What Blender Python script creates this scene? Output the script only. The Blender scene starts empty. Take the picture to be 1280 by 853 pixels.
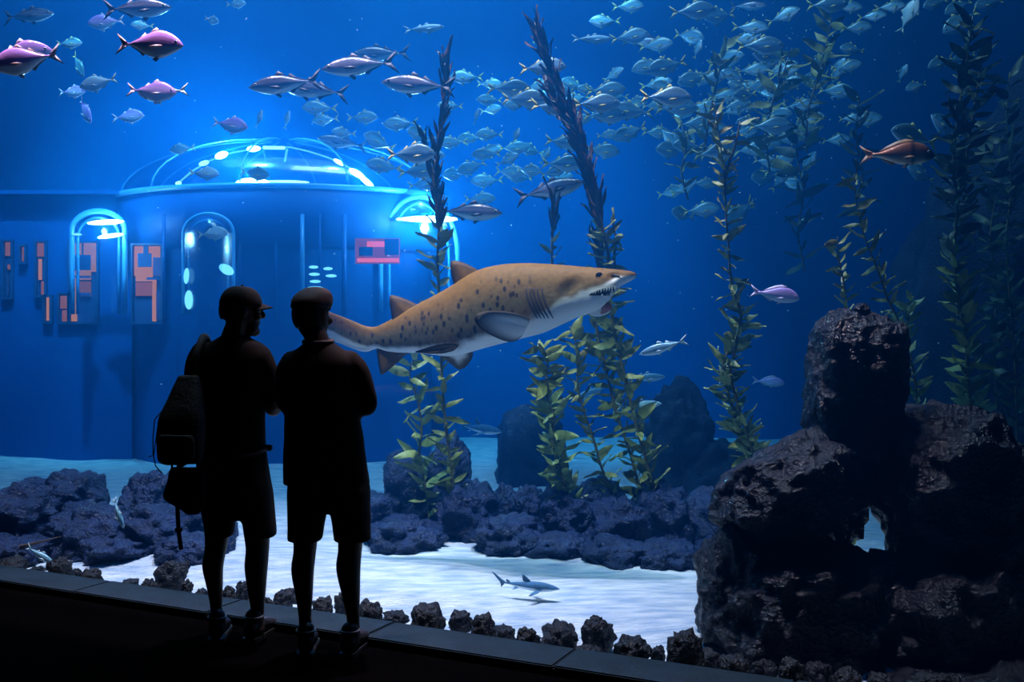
import bpy, bmesh, math, random
from mathutils import Vector, Matrix, noise, Euler
random.seed(7)
R = math.radians
SC = bpy.context.scene
COL = SC.collection

# ---------------------------------------------------------------- camera, world, lamps, exposure
H = 1.48                                  # eye height of the photographer
F = 1280 * 35 / 36.0                      # focal length in pixels of the 1280x853 frame
cam_d = bpy.data.cameras.new('camera'); cam_d.lens = 35; cam_d.sensor_width = 36
cam_d.clip_start = 0.05; cam_d.clip_end = 200
cam = bpy.data.objects.new('camera', cam_d); COL.objects.link(cam)
cam.location = (0, 0, H); cam.rotation_euler = (R(90), 0, 0)
SC.camera = cam
vs = SC.view_settings
vs.view_transform = 'Standard'; vs.look = 'None'; vs.gamma = 1.0; vs.use_curve_mapping = False
vs.exposure = 0.0
SC.cycles.max_bounces = 6; SC.cycles.diffuse_bounces = 2; SC.cycles.glossy_bounces = 2
SC.cycles.transmission_bounces = 4; SC.cycles.volume_bounces = 0; SC.cycles.transparent_max_bounces = 12
SC.cycles.use_denoising = True; SC.cycles.caustics_reflective = False; SC.cycles.caustics_refractive = False
SC.cycles.sample_clamp_indirect = 4.0

W = bpy.data.worlds.new('world'); SC.world = W; W.use_nodes = True
W.node_tree.nodes['Background'].inputs[0].default_value = (0.02, 0.03, 0.05, 1)
W.node_tree.nodes['Background'].inputs[1].default_value = 0.02

def area(name, loc, size, power, color, rot=(0, 0, 0), spread=180, sy=None):
    l = bpy.data.lights.new(name, 'AREA'); l.energy = power; l.color = color
    l.shape = 'RECTANGLE'; l.size = size; l.size_y = sy or size; l.spread = R(spread)
    o = bpy.data.objects.new(name, l); COL.objects.link(o); o.location = loc; o.rotation_euler = rot
    return o
def spot(name, loc, target, power, color, angle=50, blend=.6, radius=.12):
    l = bpy.data.lights.new(name, 'SPOT'); l.energy = power; l.color = color
    l.spot_size = R(angle); l.spot_blend = blend; l.shadow_soft_size = radius
    o = bpy.data.objects.new(name, l); COL.objects.link(o); o.location = loc
    o.rotation_euler = (Vector(target) - Vector(loc)).to_track_quat('-Z', 'Y').to_euler()
    return o
# the lamps hung high over the open water of the tank, with added fill spots among them
area('tank_lamp_rear', (-4.0, 9.5, 11.5), 7.0, 360, (0.48, 0.76, 1.0), sy=5)
area('tank_lamp_middle', (-0.5, 7.8, 11.0), 5.0, 1150, (0.95, 0.84, 0.95), sy=2.0)
spot('wall_fill_a', (-5.0, 9.0, 11.0), (-5.0, 15.5, 0.8), 16000, (0.34, 0.76, 1.0), 42, .8)  # added fill, lifts the dim lower part of the back wall
spot('wall_fill_b', (-0.5, 9.0, 11.0), (0.2, 15.5, 0.6), 13000, (0.34, 0.74, 1.0), 42, .8)  # second added wall fill, for the middle of the wall
spot('sand_lamp_a', (-3.4, 7.2, 10.6), (-2.6, 6.5, 0), 12000, (1.0, 0.46, 0.50), 38)
spot('sand_lamp_b', (-0.6, 6.6, 10.6), (-0.4, 6.0, 0), 12000, (1.0, 0.46, 0.50), 38)
spot('sand_lamp_c', (0.9, 6.4, 10.6), (0.6, 5.8, 0), 4000, (1.0, 0.46, 0.50), 28)
spot('shark_fill', (-0.9, 5.42, 4.7), (-0.15, 6.7, 1.65), 1000, (1.0, 0.84, 0.74), 40, .6)  # added fill under water above the window, brightens the shark's flank and belly
# a dim warm lamp in the visitors' hall behind the photographer
area('hall_lamp', (-1.3, 4.0, 4.25), 0.3, 0.09, (1.0, 0.55, 0.34))

# ---------------------------------------------------------------- helpers
def px(x, y, d):
    """point at depth d seen at pixel (x, y) of the 1280x853 frame"""
    return Vector(((x - 640) / F * d, d, H - (y - 426.5) / F * d))
U = Vector((0.900, -0.436, 0)); N = Vector((0.436, 0.900, 0)); P0 = Vector((0, 4.485, 0))
def gl(s, t, z=0.0):
    """s metres along the viewing window (right is +), t metres into the tank"""
    return P0 + U * s + N * t + Vector((0, 0, z))

def tag(o, label=None, cat=None, group=None, kind=None):
    if label: o['label'] = label
    if cat: o['category'] = cat
    if group: o['group'] = group
    if kind: o['kind'] = kind
    return o
def empty(name, loc=(0, 0, 0), rz=0.0):
    o = bpy.data.objects.new(name, None); COL.objects.link(o)
    o.location = loc; o.rotation_euler = (0, 0, rz); o.empty_display_size = .1
    return o
def link(name, me, parent=None, loc=None):
    o = bpy.data.objects.new(name, me); COL.objects.link(o)
    if parent: o.parent = parent
    if loc is not None: o.location = loc
    return o
def mesh(name, verts, faces, mats=(), smooth=True, midx=None):
    me = bpy.data.meshes.new(name); me.from_pydata([tuple(v) for v in verts], [], faces)
    for m in mats: me.materials.append(m)
    if midx is not None: me.polygons.foreach_set('material_index', midx)
    if smooth: me.polygons.foreach_set('use_smooth', [True] * len(me.polygons))
    me.update(); return me
def from_bm(name, bm, mats=(), smooth=False):
    me = bpy.data.meshes.new(name); bm.to_mesh(me); bm.free()
    for m in mats: me.materials.append(m)
    if smooth: me.polygons.foreach_set('use_smooth', [True] * len(me.polygons))
    me.update(); return me
def box_bm(bm, c, s, rz=0.0, mat=0, M=None):
    m = Matrix.Translation(Vector(c)) @ Matrix.Rotation(rz, 4, 'Z') @ Matrix.Diagonal((s[0], s[1], s[2], 1))
    if M is not None: m = M @ m
    r = bmesh.ops.create_cube(bm, size=1.0, matrix=m)
    for f in {f for v in r['verts'] for f in v.link_faces}: f.material_index = mat
    return r['verts']
def box(name, c, s, m, parent=None, rz=0.0, bevel=0.0):
    """box part about its own centre"""
    bm = bmesh.new(); box_bm(bm, (0, 0, 0), s)
    if bevel: bmesh.ops.bevel(bm, geom=bm.edges[:], offset=bevel, segments=2, affect='EDGES')
    o = link(name, from_bm(name, bm, [m]), parent, c); o.rotation_euler = (0, 0, rz); return o
def tube_geo(pts, rad, n=8, caps=True):
    """verts, faces of a tube along pts with radius list rad"""
    V, Fc = [], []; up = Vector((0, 0, 1)); last = None
    for i, p in enumerate(pts):
        a = pts[max(i - 1, 0)]; b = pts[min(i + 1, len(pts) - 1)]
        t = (Vector(b) - Vector(a)).normalized()
        if last is None:
            ref = up if abs(t.z) < .9 else Vector((0, 1, 0))
            x = t.cross(ref).normalized()
        else:
            x = (last - t * last.dot(t)).normalized()
        last = x; y = t.cross(x)
        r = rad[i] if hasattr(rad, '__len__') else rad
        for k in range(n):
            a_ = 2 * math.pi * k / n
            V.append(Vector(p) + x * (r * math.cos(a_)) + y * (r * math.sin(a_)))
    for i in range(len(pts) - 1):
        for k in range(n):
            k2 = (k + 1) % n
            Fc.append((i * n + k, i * n + k2, (i + 1) * n + k2, (i + 1) * n + k))
    if caps:
        Fc.append(tuple(range(n - 1, -1, -1))); Fc.append(tuple(range((len(pts) - 1) * n, len(pts) * n)))
    return V, Fc
def tube(name, pts, rad, m, parent=None, n=8):
    V, Fc = tube_geo(pts, rad, n); return link(name, mesh(name, V, Fc, [m]), parent)
def smoothstep(a, b, x):
    t = min(1, max(0, (x - a) / (b - a))); return t * t * (3 - 2 * t)
def lerp_table(tab, x):
    """piecewise smooth interpolation of rows (x, a, b, ...)"""
    if x <= tab[0][0]: return tab[0][1:]
    for i in range(len(tab) - 1):
        if x <= tab[i + 1][0]:
            k = (x - tab[i][0]) / (tab[i + 1][0] - tab[i][0])
            p0 = tab[max(i - 1, 0)]; p1 = tab[i]; p2 = tab[i + 1]; p3 = tab[min(i + 2, len(tab) - 1)]
            out = []
            for j in range(1, len(p1)):
                h = p2[0] - p1[0]
                m1 = (p2[j] - p0[j]) / max(p2[0] - p0[0], 1e-6) * h
                m2 = (p3[j] - p1[j]) / max(p3[0] - p1[0], 1e-6) * h
                k2, k3 = k * k, k * k * k
                out.append((2*k3-3*k2+1)*p1[j] + (k3-2*k2+k)*m1 + (-2*k3+3*k2)*p2[j] + (k3-k2)*m2)
            return tuple(out)
    return tab[-1][1:]

# ---------------------------------------------------------------- materials
def mat(name, color, rough=.6, spec=.5, metal=0.0, noise_scale=0, color2=None, bump=0.0, bump_scale=20, detail=4, coat=0.0):
    m = bpy.data.materials.new(name); m.use_nodes = True
    nt = m.node_tree; b = nt.nodes['Principled BSDF']
    b.inputs['Base Color'].default_value = (*color, 1); b.inputs['Roughness'].default_value = rough
    b.inputs['Specular IOR Level'].default_value = spec; b.inputs['Metallic'].default_value = metal
    b.inputs['Coat Weight'].default_value = coat
    tc = None
    if noise_scale:
        tc = nt.nodes.new('ShaderNodeTexCoord'); n = nt.nodes.new('ShaderNodeTexNoise')
        n.inputs['Scale'].default_value = noise_scale; n.inputs['Detail'].default_value = detail
        nt.links.new(tc.outputs['Object'], n.inputs['Vector'])
        mx = nt.nodes.new('ShaderNodeMix'); mx.data_type = 'RGBA'
        mx.inputs[6].default_value = (*color, 1); mx.inputs[7].default_value = (*(color2 or color), 1)
        rp = nt.nodes.new('ShaderNodeMapRange'); rp.inputs[1].default_value = .35; rp.inputs[2].default_value = .65
        nt.links.new(n.outputs['Fac'], rp.inputs[0]); nt.links.new(rp.outputs[0], mx.inputs[0])
        nt.links.new(mx.outputs[2], b.inputs['Base Color'])
    if bump:
        if tc is None: tc = nt.nodes.new('ShaderNodeTexCoord')
        n2 = nt.nodes.new('ShaderNodeTexNoise'); n2.inputs['Scale'].default_value = bump_scale; n2.inputs['Detail'].default_value = 6
        nt.links.new(tc.outputs['Object'], n2.inputs['Vector'])
        bp = nt.nodes.new('ShaderNodeBump'); bp.inputs['Strength'].default_value = bump; bp.inputs['Distance'].default_value = .03
        nt.links.new(n2.outputs['Fac'], bp.inputs['Height']); nt.links.new(bp.outputs['Normal'], b.inputs['Normal'])
    return m
def emit_mat(name, color, strength):
    m = bpy.data.materials.new(name); m.use_nodes = True; nt = m.node_tree
    nt.nodes.remove(nt.nodes['Principled BSDF']); e = nt.nodes.new('ShaderNodeEmission')
    e.inputs[0].default_value = (*color, 1); e.inputs[1].default_value = strength
    nt.links.new(e.outputs[0], nt.nodes['Material Output'].inputs[0]); return m
def glass_mat(name, tint, gloss=.06, rough=.03, dens=1.0):
    m = bpy.data.materials.new(name); m.use_nodes = True; nt = m.node_tree
    nt.nodes.remove(nt.nodes['Principled BSDF'])
    t = nt.nodes.new('ShaderNodeBsdfTransparent'); t.inputs[0].default_value = (*tint, 1)
    g = nt.nodes.new('ShaderNodeBsdfGlossy'); g.inputs['Roughness'].default_value = rough
    lw = nt.nodes.new('ShaderNodeLayerWeight'); lw.inputs[0].default_value = .25
    mr = nt.nodes.new('ShaderNodeMapRange'); mr.inputs[3].default_value = gloss; mr.inputs[4].default_value = min(1, gloss * 6)
    nt.links.new(lw.outputs['Facing'], mr.inputs[0])
    mx = nt.nodes.new('ShaderNodeMixShader'); nt.links.new(mr.outputs[0], mx.inputs[0])
    nt.links.new(t.outputs[0], mx.inputs[1]); nt.links.new(g.outputs[0], mx.inputs[2])
    nt.links.new(mx.outputs[0], nt.nodes['Material Output'].inputs[0]); return m

# ================================================================ the setting
M_carpet = mat('dark_carpet', (0.0012, 0.0012, 0.0015), 1.0, 0.0, bump=.3, bump_scale=200)
M_hall = mat('hall_paint', (0.01, 0.01, 0.012), .9, .1)
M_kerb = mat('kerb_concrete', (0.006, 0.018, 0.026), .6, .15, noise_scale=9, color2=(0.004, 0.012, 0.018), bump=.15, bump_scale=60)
M_joint = mat('kerb_joint', (0.01, 0.012, 0.014), .9)
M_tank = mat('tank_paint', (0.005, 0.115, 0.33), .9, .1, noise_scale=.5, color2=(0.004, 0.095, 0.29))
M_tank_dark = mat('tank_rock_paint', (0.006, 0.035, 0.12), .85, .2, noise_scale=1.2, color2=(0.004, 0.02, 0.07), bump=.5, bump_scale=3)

def quad_slab(name, pts, z0, z1, m):
    """prism over a footprint polygon"""
    n = len(pts); V = [(p[0], p[1], z0) for p in pts] + [(p[0], p[1], z1) for p in pts]
    Fc = [tuple(range(n - 1, -1, -1)), tuple(range(n, 2 * n))]
    Fc += [(i, (i + 1) % n, n + (i + 1) % n, n + i) for i in range(n)]
    return link(name, mesh(name, V, Fc, [m], smooth=False))

fl = quad_slab('floor', [gl(-14, 0), gl(10, 0), gl(10, -9), gl(-14, -9)], -.2, 0, M_carpet); tag(fl, kind='structure')
hd = quad_slab('wall_window_header', [gl(-14, .26), gl(10, .26), gl(10, .36), gl(-14, .36)], 4.3, 13.0, M_hall); tag(hd, kind='structure')
ce = quad_slab('ceiling', [gl(-14, .26), gl(10, .26), gl(10, -9), gl(-14, -9)], 4.4, 4.5, M_hall); tag(ce, kind='structure')
wb = quad_slab('wall_rear', [gl(-14, -9), gl(10, -9), gl(10, -9.1), gl(-14, -9.1)], 0, 4.4, M_hall); tag(wb, kind='structure')

# low kerb in front of the window: base and one slab after another
ke = empty('trim_1', gl(0, 0)); tag(ke, kind='structure')
def in_frame(o, parent): o.parent = parent; o.matrix_parent_inverse = parent.matrix_world.inverted()
ang = math.atan2(U.y, U.x)
bm = bmesh.new(); box_bm(bm, (0, 0, 0), (24, .27, .03)); kb = link('kerb_base', from_bm('kerb_base', bm, [M_joint]), ke, U * -2 + N * .14 + Vector((0, 0, .013)))
kb.rotation_euler.z = ang
bm = bmesh.new(); box_bm(bm, (0, 0, 0), (.994, .28, .042)); bmesh.ops.bevel(bm, geom=bm.edges[:], offset=.006, segments=2, affect='EDGES')
slab_me = from_bm('kerb_slab', bm, [M_kerb])
for i in range(18):
    o = link('kerb_slab', slab_me, ke, U * (-9.3 + i) + N * .14 + Vector((0, 0, .023 + .0015 * (i % 3)))); o.rotation_euler.z = ang

# tank shell
XL, XR, YB, ZT = -13.0, 9.0, 15.5, 7.2
def wall(name, a, b, z0, z1, m, th=.15):
    a = Vector(a); b = Vector(b); d = (b - a).normalized(); nn = Vector((-d.y, d.x)) * th
    o = quad_slab(name, [a, b, b + nn, a + nn], z0, z1, m); tag(o, kind='structure'); return o
glL = gl((XL) / .9 - .34 * .436 / .9, .34); glR = gl(XR / .9 - .2, .34)
wall('wall_tank_back', (XR, YB), (XL, YB), -.8, 9, M_tank)        # footprint runs outwards
wall('wall_tank_left', (XL, YB), (XL, glL.y), -.8, 9, M_tank)
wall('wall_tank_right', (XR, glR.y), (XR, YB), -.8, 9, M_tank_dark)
def wall_box(): pass

# acrylic viewing panes of the window, edge to edge
M_acrylic = glass_mat('acrylic', (0.97, 0.985, 1.0), .015, .02)
M_seal = mat('silicone_seal', (0.01, 0.02, 0.03), .5)
wn = empty('window_1', gl(0, .31)); tag(wn, kind='structure')
bm = bmesh.new(); box_bm(bm, (0, 0, 0), (22, .05, 4.5))
pane = link('pane', from_bm('pane', bm, [M_acrylic]), wn, U * -2 + Vector((0, 0, 2.12))); pane.rotation_euler.z = ang
so = link('seal', from_bm('seal', (lambda b: (box_bm(b, (0, 0, 0), (22, .06, .02)), b)[1])(bmesh.new()), [M_seal]), wn, U * -2 + Vector((0, 0, -.12))); so.rotation_euler.z = ang

# the water itself: scatters blue, swallows red
def water_mat():
    m = bpy.data.materials.new('water'); m.use_nodes = True; nt = m.node_tree
    nt.nodes.remove(nt.nodes['Principled BSDF'])
    vs_ = nt.nodes.new('ShaderNodeVolumeScatter'); va = nt.nodes.new('ShaderNodeVolumeAbsorption')
    ad = nt.nodes.new('ShaderNodeAddShader')
    sc = SIG_S; k = max(sc); vs_.inputs['Color'].default_value = (sc[0]/k, sc[1]/k, sc[2]/k, 1); vs_.inputs['Density'].default_value = k
    vs_.inputs['Anisotropy'].default_value = 0.6
    ab = SIG_A; k = max(ab); va.inputs['Color'].default_value = (1-ab[0]/k, 1-ab[1]/k, 1-ab[2]/k, 1); va.inputs['Density'].default_value = k
    nt.links.new(vs_.outputs[0], ad.inputs[0]); nt.links.new(va.outputs[0], ad.inputs[1])
    nt.links.new(ad.outputs[0], nt.nodes['Material Output'].inputs['Volume'])
    return m
SIG_S = (0.001, 0.026, 0.088); SIG_A = (0.20, 0.085, 0.010)
fw = [gl(XL / .9 - .17, .345), gl(XR / .9 - .2, .345), Vector((XR - .01, YB - .01, 0)), Vector((XL + .01, YB - .01, 0))]
wa = quad_slab('tank_water', fw, -.5, ZT, water_mat()); tag(wa, kind='structure')

# sand bed
M_sand = mat('white_sand', (0.80, 0.80, 0.78), .95, .1, noise_scale=4.5, color2=(0.40, 0.50, 0.60), bump=1.0, bump_scale=20, detail=9)  # blue-grey streaks put the ripple shading into the sand colour
_nt = M_sand.node_tree; _mp = _nt.nodes.new('ShaderNodeMapping'); _mp.inputs['Scale'].default_value = (1, 3.2, 1); _mp.inputs['Rotation'].default_value = (0, 0, .25)
_tc = next(n for n in _nt.nodes if n.type == 'TEX_COORD'); _nt.links.new(_tc.outputs['Object'], _mp.inputs[0])
for _n in _nt.nodes:
    if _n.type == 'TEX_NOISE': _nt.links.new(_mp.outputs[0], _n.inputs['Vector'])
def sand_z(x, y):
    t = (Vector((x, y, 0)) - P0).dot(N)
    z = -.03 + .05 * noise.noise(Vector((x * .5, y * .5, 0))) + .022 * noise.noise(Vector((x * 1.7, y * 2.6, 3)))
    z += .010 * math.sin(7.5 * y + 2.5 * noise.noise(Vector((x * .8, y * .8, 5))))
    return z - .10 * (1 - smoothstep(.5, 1.3, t))
V, Fc = [], []; NX, NY = 190, 130
for j in range(NY + 1):
    for i in range(NX + 1):
        a = i / NX; b = (j / NY) ** 1.7
        s = -13.5 + 22.5 * a
        p = gl(s, .36 + b * 15.5)
        x = min(max(p.x, XL + .02), XR - .02); y = min(p.y, YB - .02)
        V.append((x, y, sand_z(x, y)))
for j in range(NY):
    for i in range(NX):
        k = j * (NX + 1) + i; Fc.append((k, k + 1, k + NX + 2, k + NX + 1))
sd = link('floor_sand', mesh('floor_sand', V, Fc, [M_sand])); tag(sd, kind='structure')

# ================================================================ rocks
def rock_mat(name, c1, c2, rough=.45, spec=.5):
    m = mat(name, c1, rough, spec, noise_scale=6, color2=c2, bump=1.0, bump_scale=48, detail=6)
    return m
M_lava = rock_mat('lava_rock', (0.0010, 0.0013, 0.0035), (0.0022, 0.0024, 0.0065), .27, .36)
M_reef = rock_mat('hazed_reef_rock', (0.004, 0.014, 0.045), (0.012, 0.028, 0.085), .42, .30)  # blue of the water haze is mixed into the rock colour
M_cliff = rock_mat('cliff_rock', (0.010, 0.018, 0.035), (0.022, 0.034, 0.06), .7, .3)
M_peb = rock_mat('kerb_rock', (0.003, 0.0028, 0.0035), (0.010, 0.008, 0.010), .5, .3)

ICO = {}
def ico(sub):
    if sub not in ICO:
        bm = bmesh.new(); bmesh.ops.create_icosphere(bm, subdivisions=sub, radius=1)
        bm.verts.ensure_lookup_table()
        ICO[sub] = ([v.co.copy() for v in bm.verts], [tuple(v.index for v in f.verts) for f in bm.faces]); bm.free()
    return ICO[sub]
def rock_mesh(name, r, seed, m, sub=4, square=2.6, lump=.22, fine=.05, freq=1.4, shape=None):
    """lumpy boulder of half sizes r; square > 2 makes it blockier"""
    V0, Fc = ico(sub); V = []; off = Vector((seed * 7.31, seed * 3.17, seed * 1.93)); rm = sum(r) / 3
    for v in V0:
        q = (abs(v.x) ** square + abs(v.y) ** square + abs(v.z) ** square) ** (-1 / square)
        p = v * q
        w = Vector((p.x * r[0], p.y * r[1], p.z * r[2]))
        if shape: w = shape(w, p)
        f = noise.fractal(v * freq + off, 1.0, 2.0, 3) * lump
        g = noise.turbulence(w / rm * 3.0 + off, 3, False) - .55
        vd = noise.voronoi(w / rm * 3.2 + off)[0]
        k = 1 + f + fine * g * 1.7 + fine * 1.5 * (math.sqrt(max(vd[1], 0)) - math.sqrt(max(vd[0], 0)) - .2)
        V.append(w * k)
    return mesh(name, V, Fc, [m])

# the big dark formation just behind the window, boulders grown together
rf = empty('rock_formation', px(1080, 852, 4.95)); rf.location.z = -.1
tag(rf, 'tall black lava rock formation with a narrow gap behind the window', 'rock')
def boulder(parent, x, y, d, wx, hz, ry, seed, m, sub=5, rot=0.0, **kw):
    c = px(x, y, d); s = d / F
    me = rock_mesh('boulder', (wx * s, ry, hz * s), seed, m, sub, **kw)
    o = link('boulder', me, parent, c - parent.location); o.rotation_euler = (0, R(rot), 0); return o
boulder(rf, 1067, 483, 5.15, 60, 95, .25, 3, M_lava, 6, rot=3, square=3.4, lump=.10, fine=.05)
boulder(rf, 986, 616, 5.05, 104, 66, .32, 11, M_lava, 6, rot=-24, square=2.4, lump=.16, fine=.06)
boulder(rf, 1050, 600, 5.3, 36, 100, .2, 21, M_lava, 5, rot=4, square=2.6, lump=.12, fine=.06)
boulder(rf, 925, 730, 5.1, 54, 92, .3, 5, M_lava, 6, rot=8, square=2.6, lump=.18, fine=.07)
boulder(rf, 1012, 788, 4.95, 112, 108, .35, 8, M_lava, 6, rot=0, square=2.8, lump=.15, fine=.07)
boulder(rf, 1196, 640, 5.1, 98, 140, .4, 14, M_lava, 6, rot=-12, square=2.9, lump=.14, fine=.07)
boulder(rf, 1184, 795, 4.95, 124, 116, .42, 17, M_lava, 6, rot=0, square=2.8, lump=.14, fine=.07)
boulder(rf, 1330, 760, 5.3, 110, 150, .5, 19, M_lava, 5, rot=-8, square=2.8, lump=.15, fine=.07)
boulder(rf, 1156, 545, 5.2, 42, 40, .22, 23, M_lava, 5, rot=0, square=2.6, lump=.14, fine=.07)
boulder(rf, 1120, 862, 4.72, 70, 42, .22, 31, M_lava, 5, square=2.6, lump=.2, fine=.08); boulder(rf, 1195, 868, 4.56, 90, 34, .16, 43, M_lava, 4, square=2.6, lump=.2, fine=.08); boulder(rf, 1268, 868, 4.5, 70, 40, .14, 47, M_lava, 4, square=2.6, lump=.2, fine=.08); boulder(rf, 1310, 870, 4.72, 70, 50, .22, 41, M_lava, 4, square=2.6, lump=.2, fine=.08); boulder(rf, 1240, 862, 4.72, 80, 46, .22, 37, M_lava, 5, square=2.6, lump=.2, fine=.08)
kn = boulder(rf, 1077, 389, 5.1, 10, 9, .04, 29, M_lava, 3, rot=20, lump=.3); kn.name = 'knob'

# reefs standing on the sand
def reef(label, base, items, m, sub=5):
    e = empty('rock_reef', base); tag(e, label, 'rock')
    for i, (x, y, d, wx, hz, ry, rot, sq) in enumerate(items):
        boulder(e, x, y, d, wx, hz, ry, int(x) % 97 + i, m, sub, rot=rot, square=sq, lump=.20, fine=.09)
    return e
reef('low haze-blue grey rock reef on the white sand beside the man with the backpack', Vector((-3.6, 7.6, 0)), [
    (30, 655, 7.5, 52, 50, .40, 10, 2.6), (85, 640, 7.9, 50, 52, .40, -8, 2.8), (38, 622, 8.1, 20, 24, .2, 0, 2.6),
    (120, 670, 7.4, 60, 40, .40, 0, 2.5), (190, 640, 7.8, 34, 50, .3, 4, 3.2), (205, 670, 7.4, 52, 40, .4, 12, 2.6),
    (255, 660, 7.6, 40, 46, .35, -10, 2.5), (20, 690, 7.1, 46, 24, .3, 0, 2.4), (150, 690, 7.1, 56, 22, .3, 3, 2.4),
    (240, 688, 7.0, 48, 22, .3, -4, 2.4), (275, 690, 7.1, 18, 24, .2, 0, 2.4), (-40, 665, 7.6, 50, 50, .4, 0, 2.6)], M_reef)
reef('long dark haze-blue rock reef under the kelp stalks behind the shark', Vector((.2, 7.9, 0)), [
    (520, 630, 8.1, 46, 70, .35, 3, 2.6), (560, 600, 8.4, 30, 52, .3, 8, 2.6), (475, 655, 7.9, 40, 42, .35, 0, 2.5), (505, 672, 7.4, 52, 26, .35, 4, 2.4),
    (585, 650, 7.8, 46, 48, .35, -4, 2.7), (632, 632, 7.9, 16, 26, .2, 0, 2.6), (662, 640, 7.8, 26, 32, .25, 0, 2.5),
    (640, 672, 7.3, 50, 28, .35, 0, 2.5), (705, 655, 7.7, 42, 46, .35, 8, 2.7), (745, 645, 7.9, 42, 46, .35, -6, 2.7),
    (700, 688, 7.1, 46, 22, .3, 0, 2.4), (780, 668, 7.5, 52, 44, .4, 4, 2.6), (770, 694, 6.9, 46, 22, .3, 3, 2.4),
    (830, 660, 7.6, 48, 56, .4, 0, 2.6), (835, 700, 6.8, 48, 24, .3, 0, 2.4), (885, 670, 7.6, 44, 60, .4, 0, 2.6), (900, 700, 7.0, 40, 26, .3, 0, 2.4)], M_reef)
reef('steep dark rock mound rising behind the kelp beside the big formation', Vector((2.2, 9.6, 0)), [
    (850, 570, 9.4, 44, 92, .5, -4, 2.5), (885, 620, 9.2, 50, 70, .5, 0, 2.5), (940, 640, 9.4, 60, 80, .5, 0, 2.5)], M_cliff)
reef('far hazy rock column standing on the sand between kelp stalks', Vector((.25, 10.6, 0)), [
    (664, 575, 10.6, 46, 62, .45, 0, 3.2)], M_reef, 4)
reef('added dark cliff in place of the dark water behind the large kelp', Vector((5.6, 10.4, 0)), [  # no rock here: added blocks stand in for plain dark water
    (1230, 470, 10.5, 120, 330, .9, 3, 2.8), (1120, 600, 10.3, 90, 120, .8, 0, 2.6), (1360, 380, 10.0, 110, 420, .9, 0, 2.8), (1040, 640, 10.0, 70, 80, .7, 0, 2.5)], M_cliff)

# the row of loose dark stones lying behind the pane on the tank's edge: (x centre, top y, width, height) in pixels
stones = [(14, 697, 38, 18), (47, 708, 20, 11), (75, 697, 32, 23), (95, 711, 13, 10), (114, 711, 30, 17), (163, 724, 21, 10), (186, 725, 22, 12),
          (213, 702, 40, 35), (234, 724, 15, 16), (252, 736, 15, 8), (286, 733, 19, 13), (304, 726, 20, 22), (336, 747, 13, 9), (357, 737, 30, 20),
          (403, 746, 27, 18), (428, 741, 20, 25), (464, 752, 33, 21), (495, 765, 34, 12), (535, 754, 47, 29), (575, 764, 30, 21), (603, 768, 32, 22),
          (629, 782, 34, 18), (659, 785, 32, 18), (700, 779, 48, 31), (736, 806, 36, 13), (746, 771, 45, 46), (790, 796, 48, 26), (822, 808, 20, 14),
          (856, 787, 48, 44), (884, 812, 40, 26), (918, 818, 44, 26), (955, 822, 40, 28), (990, 822, 36, 30), (1022, 828, 34, 26), (1058, 836, 40, 24), (1100, 842, 34, 20), (1170, 842, 70, 22)]
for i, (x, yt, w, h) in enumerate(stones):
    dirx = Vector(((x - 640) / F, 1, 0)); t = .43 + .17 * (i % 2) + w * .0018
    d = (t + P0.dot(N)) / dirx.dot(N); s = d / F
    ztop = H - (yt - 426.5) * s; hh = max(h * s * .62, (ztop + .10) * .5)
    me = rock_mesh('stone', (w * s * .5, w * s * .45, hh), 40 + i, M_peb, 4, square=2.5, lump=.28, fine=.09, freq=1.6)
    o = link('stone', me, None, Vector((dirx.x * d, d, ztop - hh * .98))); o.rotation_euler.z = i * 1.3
    big = w * h > 700
    own = {7: 'tall knobby black stone on the window kerb beside the backpack man\'s legs', 18: 'broad peaked black stone on the kerb just past the flat-capped man\'s legs',
           23: 'domed black stone next to the tallest blocky kerb stone', 25: 'tallest blocky black stone in the kerb row', 28: 'big blocky black kerb stone beside the rock formation',
           36: 'long flat black stone under the rock formation\'s gap'}.get(i)
    if own: tag(o, own, 'stone', 'large stones along the window kerb'); continue
    where = 'in front of the low reef' if x < 240 else 'at the feet of the two men' if x < 450 else 'in front of the bright open sand' if x < 850 else 'at the foot of the big rock formation'
    sz = 'large' if big else 'small'
    tag(o, f'{sz} rough black stone on the window kerb {where}', 'stone', f'{sz} kerb stones {where}')

# ================================================================ the glazed pavilion at the far side of the tank
M_pav = mat('pavilion_paint', (0.005, 0.090, 0.34), .55, .3, noise_scale=.8, color2=(0.004, 0.078, 0.29))
M_rim = mat('pavilion_rim', (0.08, 0.38, 0.75), .3, .6)
M_dome = glass_mat('dome_acrylic', (0.75, 0.92, 1.0), .10, .15)
M_bub = glass_mat('bubble_acrylic', (0.80, 0.95, 1.0), .07, .2)
M_lamp = emit_mat('white_lamp', (0.85, 0.97, 1.0), 26)
M_strip = emit_mat('strip_lamp', (0.55, 0.88, 1.0), 7)
M_soft = emit_mat('soft_lamp', (0.35, 0.80, 1.0), 2.2)
M_warm = emit_mat('warm_room', (1.0, 0.22, 0.09), 1.5)  # room light put into emission, on panels and posts alike
M_warm2 = emit_mat('warm_room_pink', (1.0, 0.20, 0.13), .75)
M_mauve = mat('mauve_fabric', (0.10, 0.06, 0.16), .8)
M_slate = mat('slate_fabric', (0.02, 0.05, 0.16), .8)
M_red = emit_mat('red_sign', (1.0, 0.08, 0.07), 2.6)
M_redp = emit_mat('red_sign_panel', (0.9, 0.12, 0.20), .55)

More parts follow.
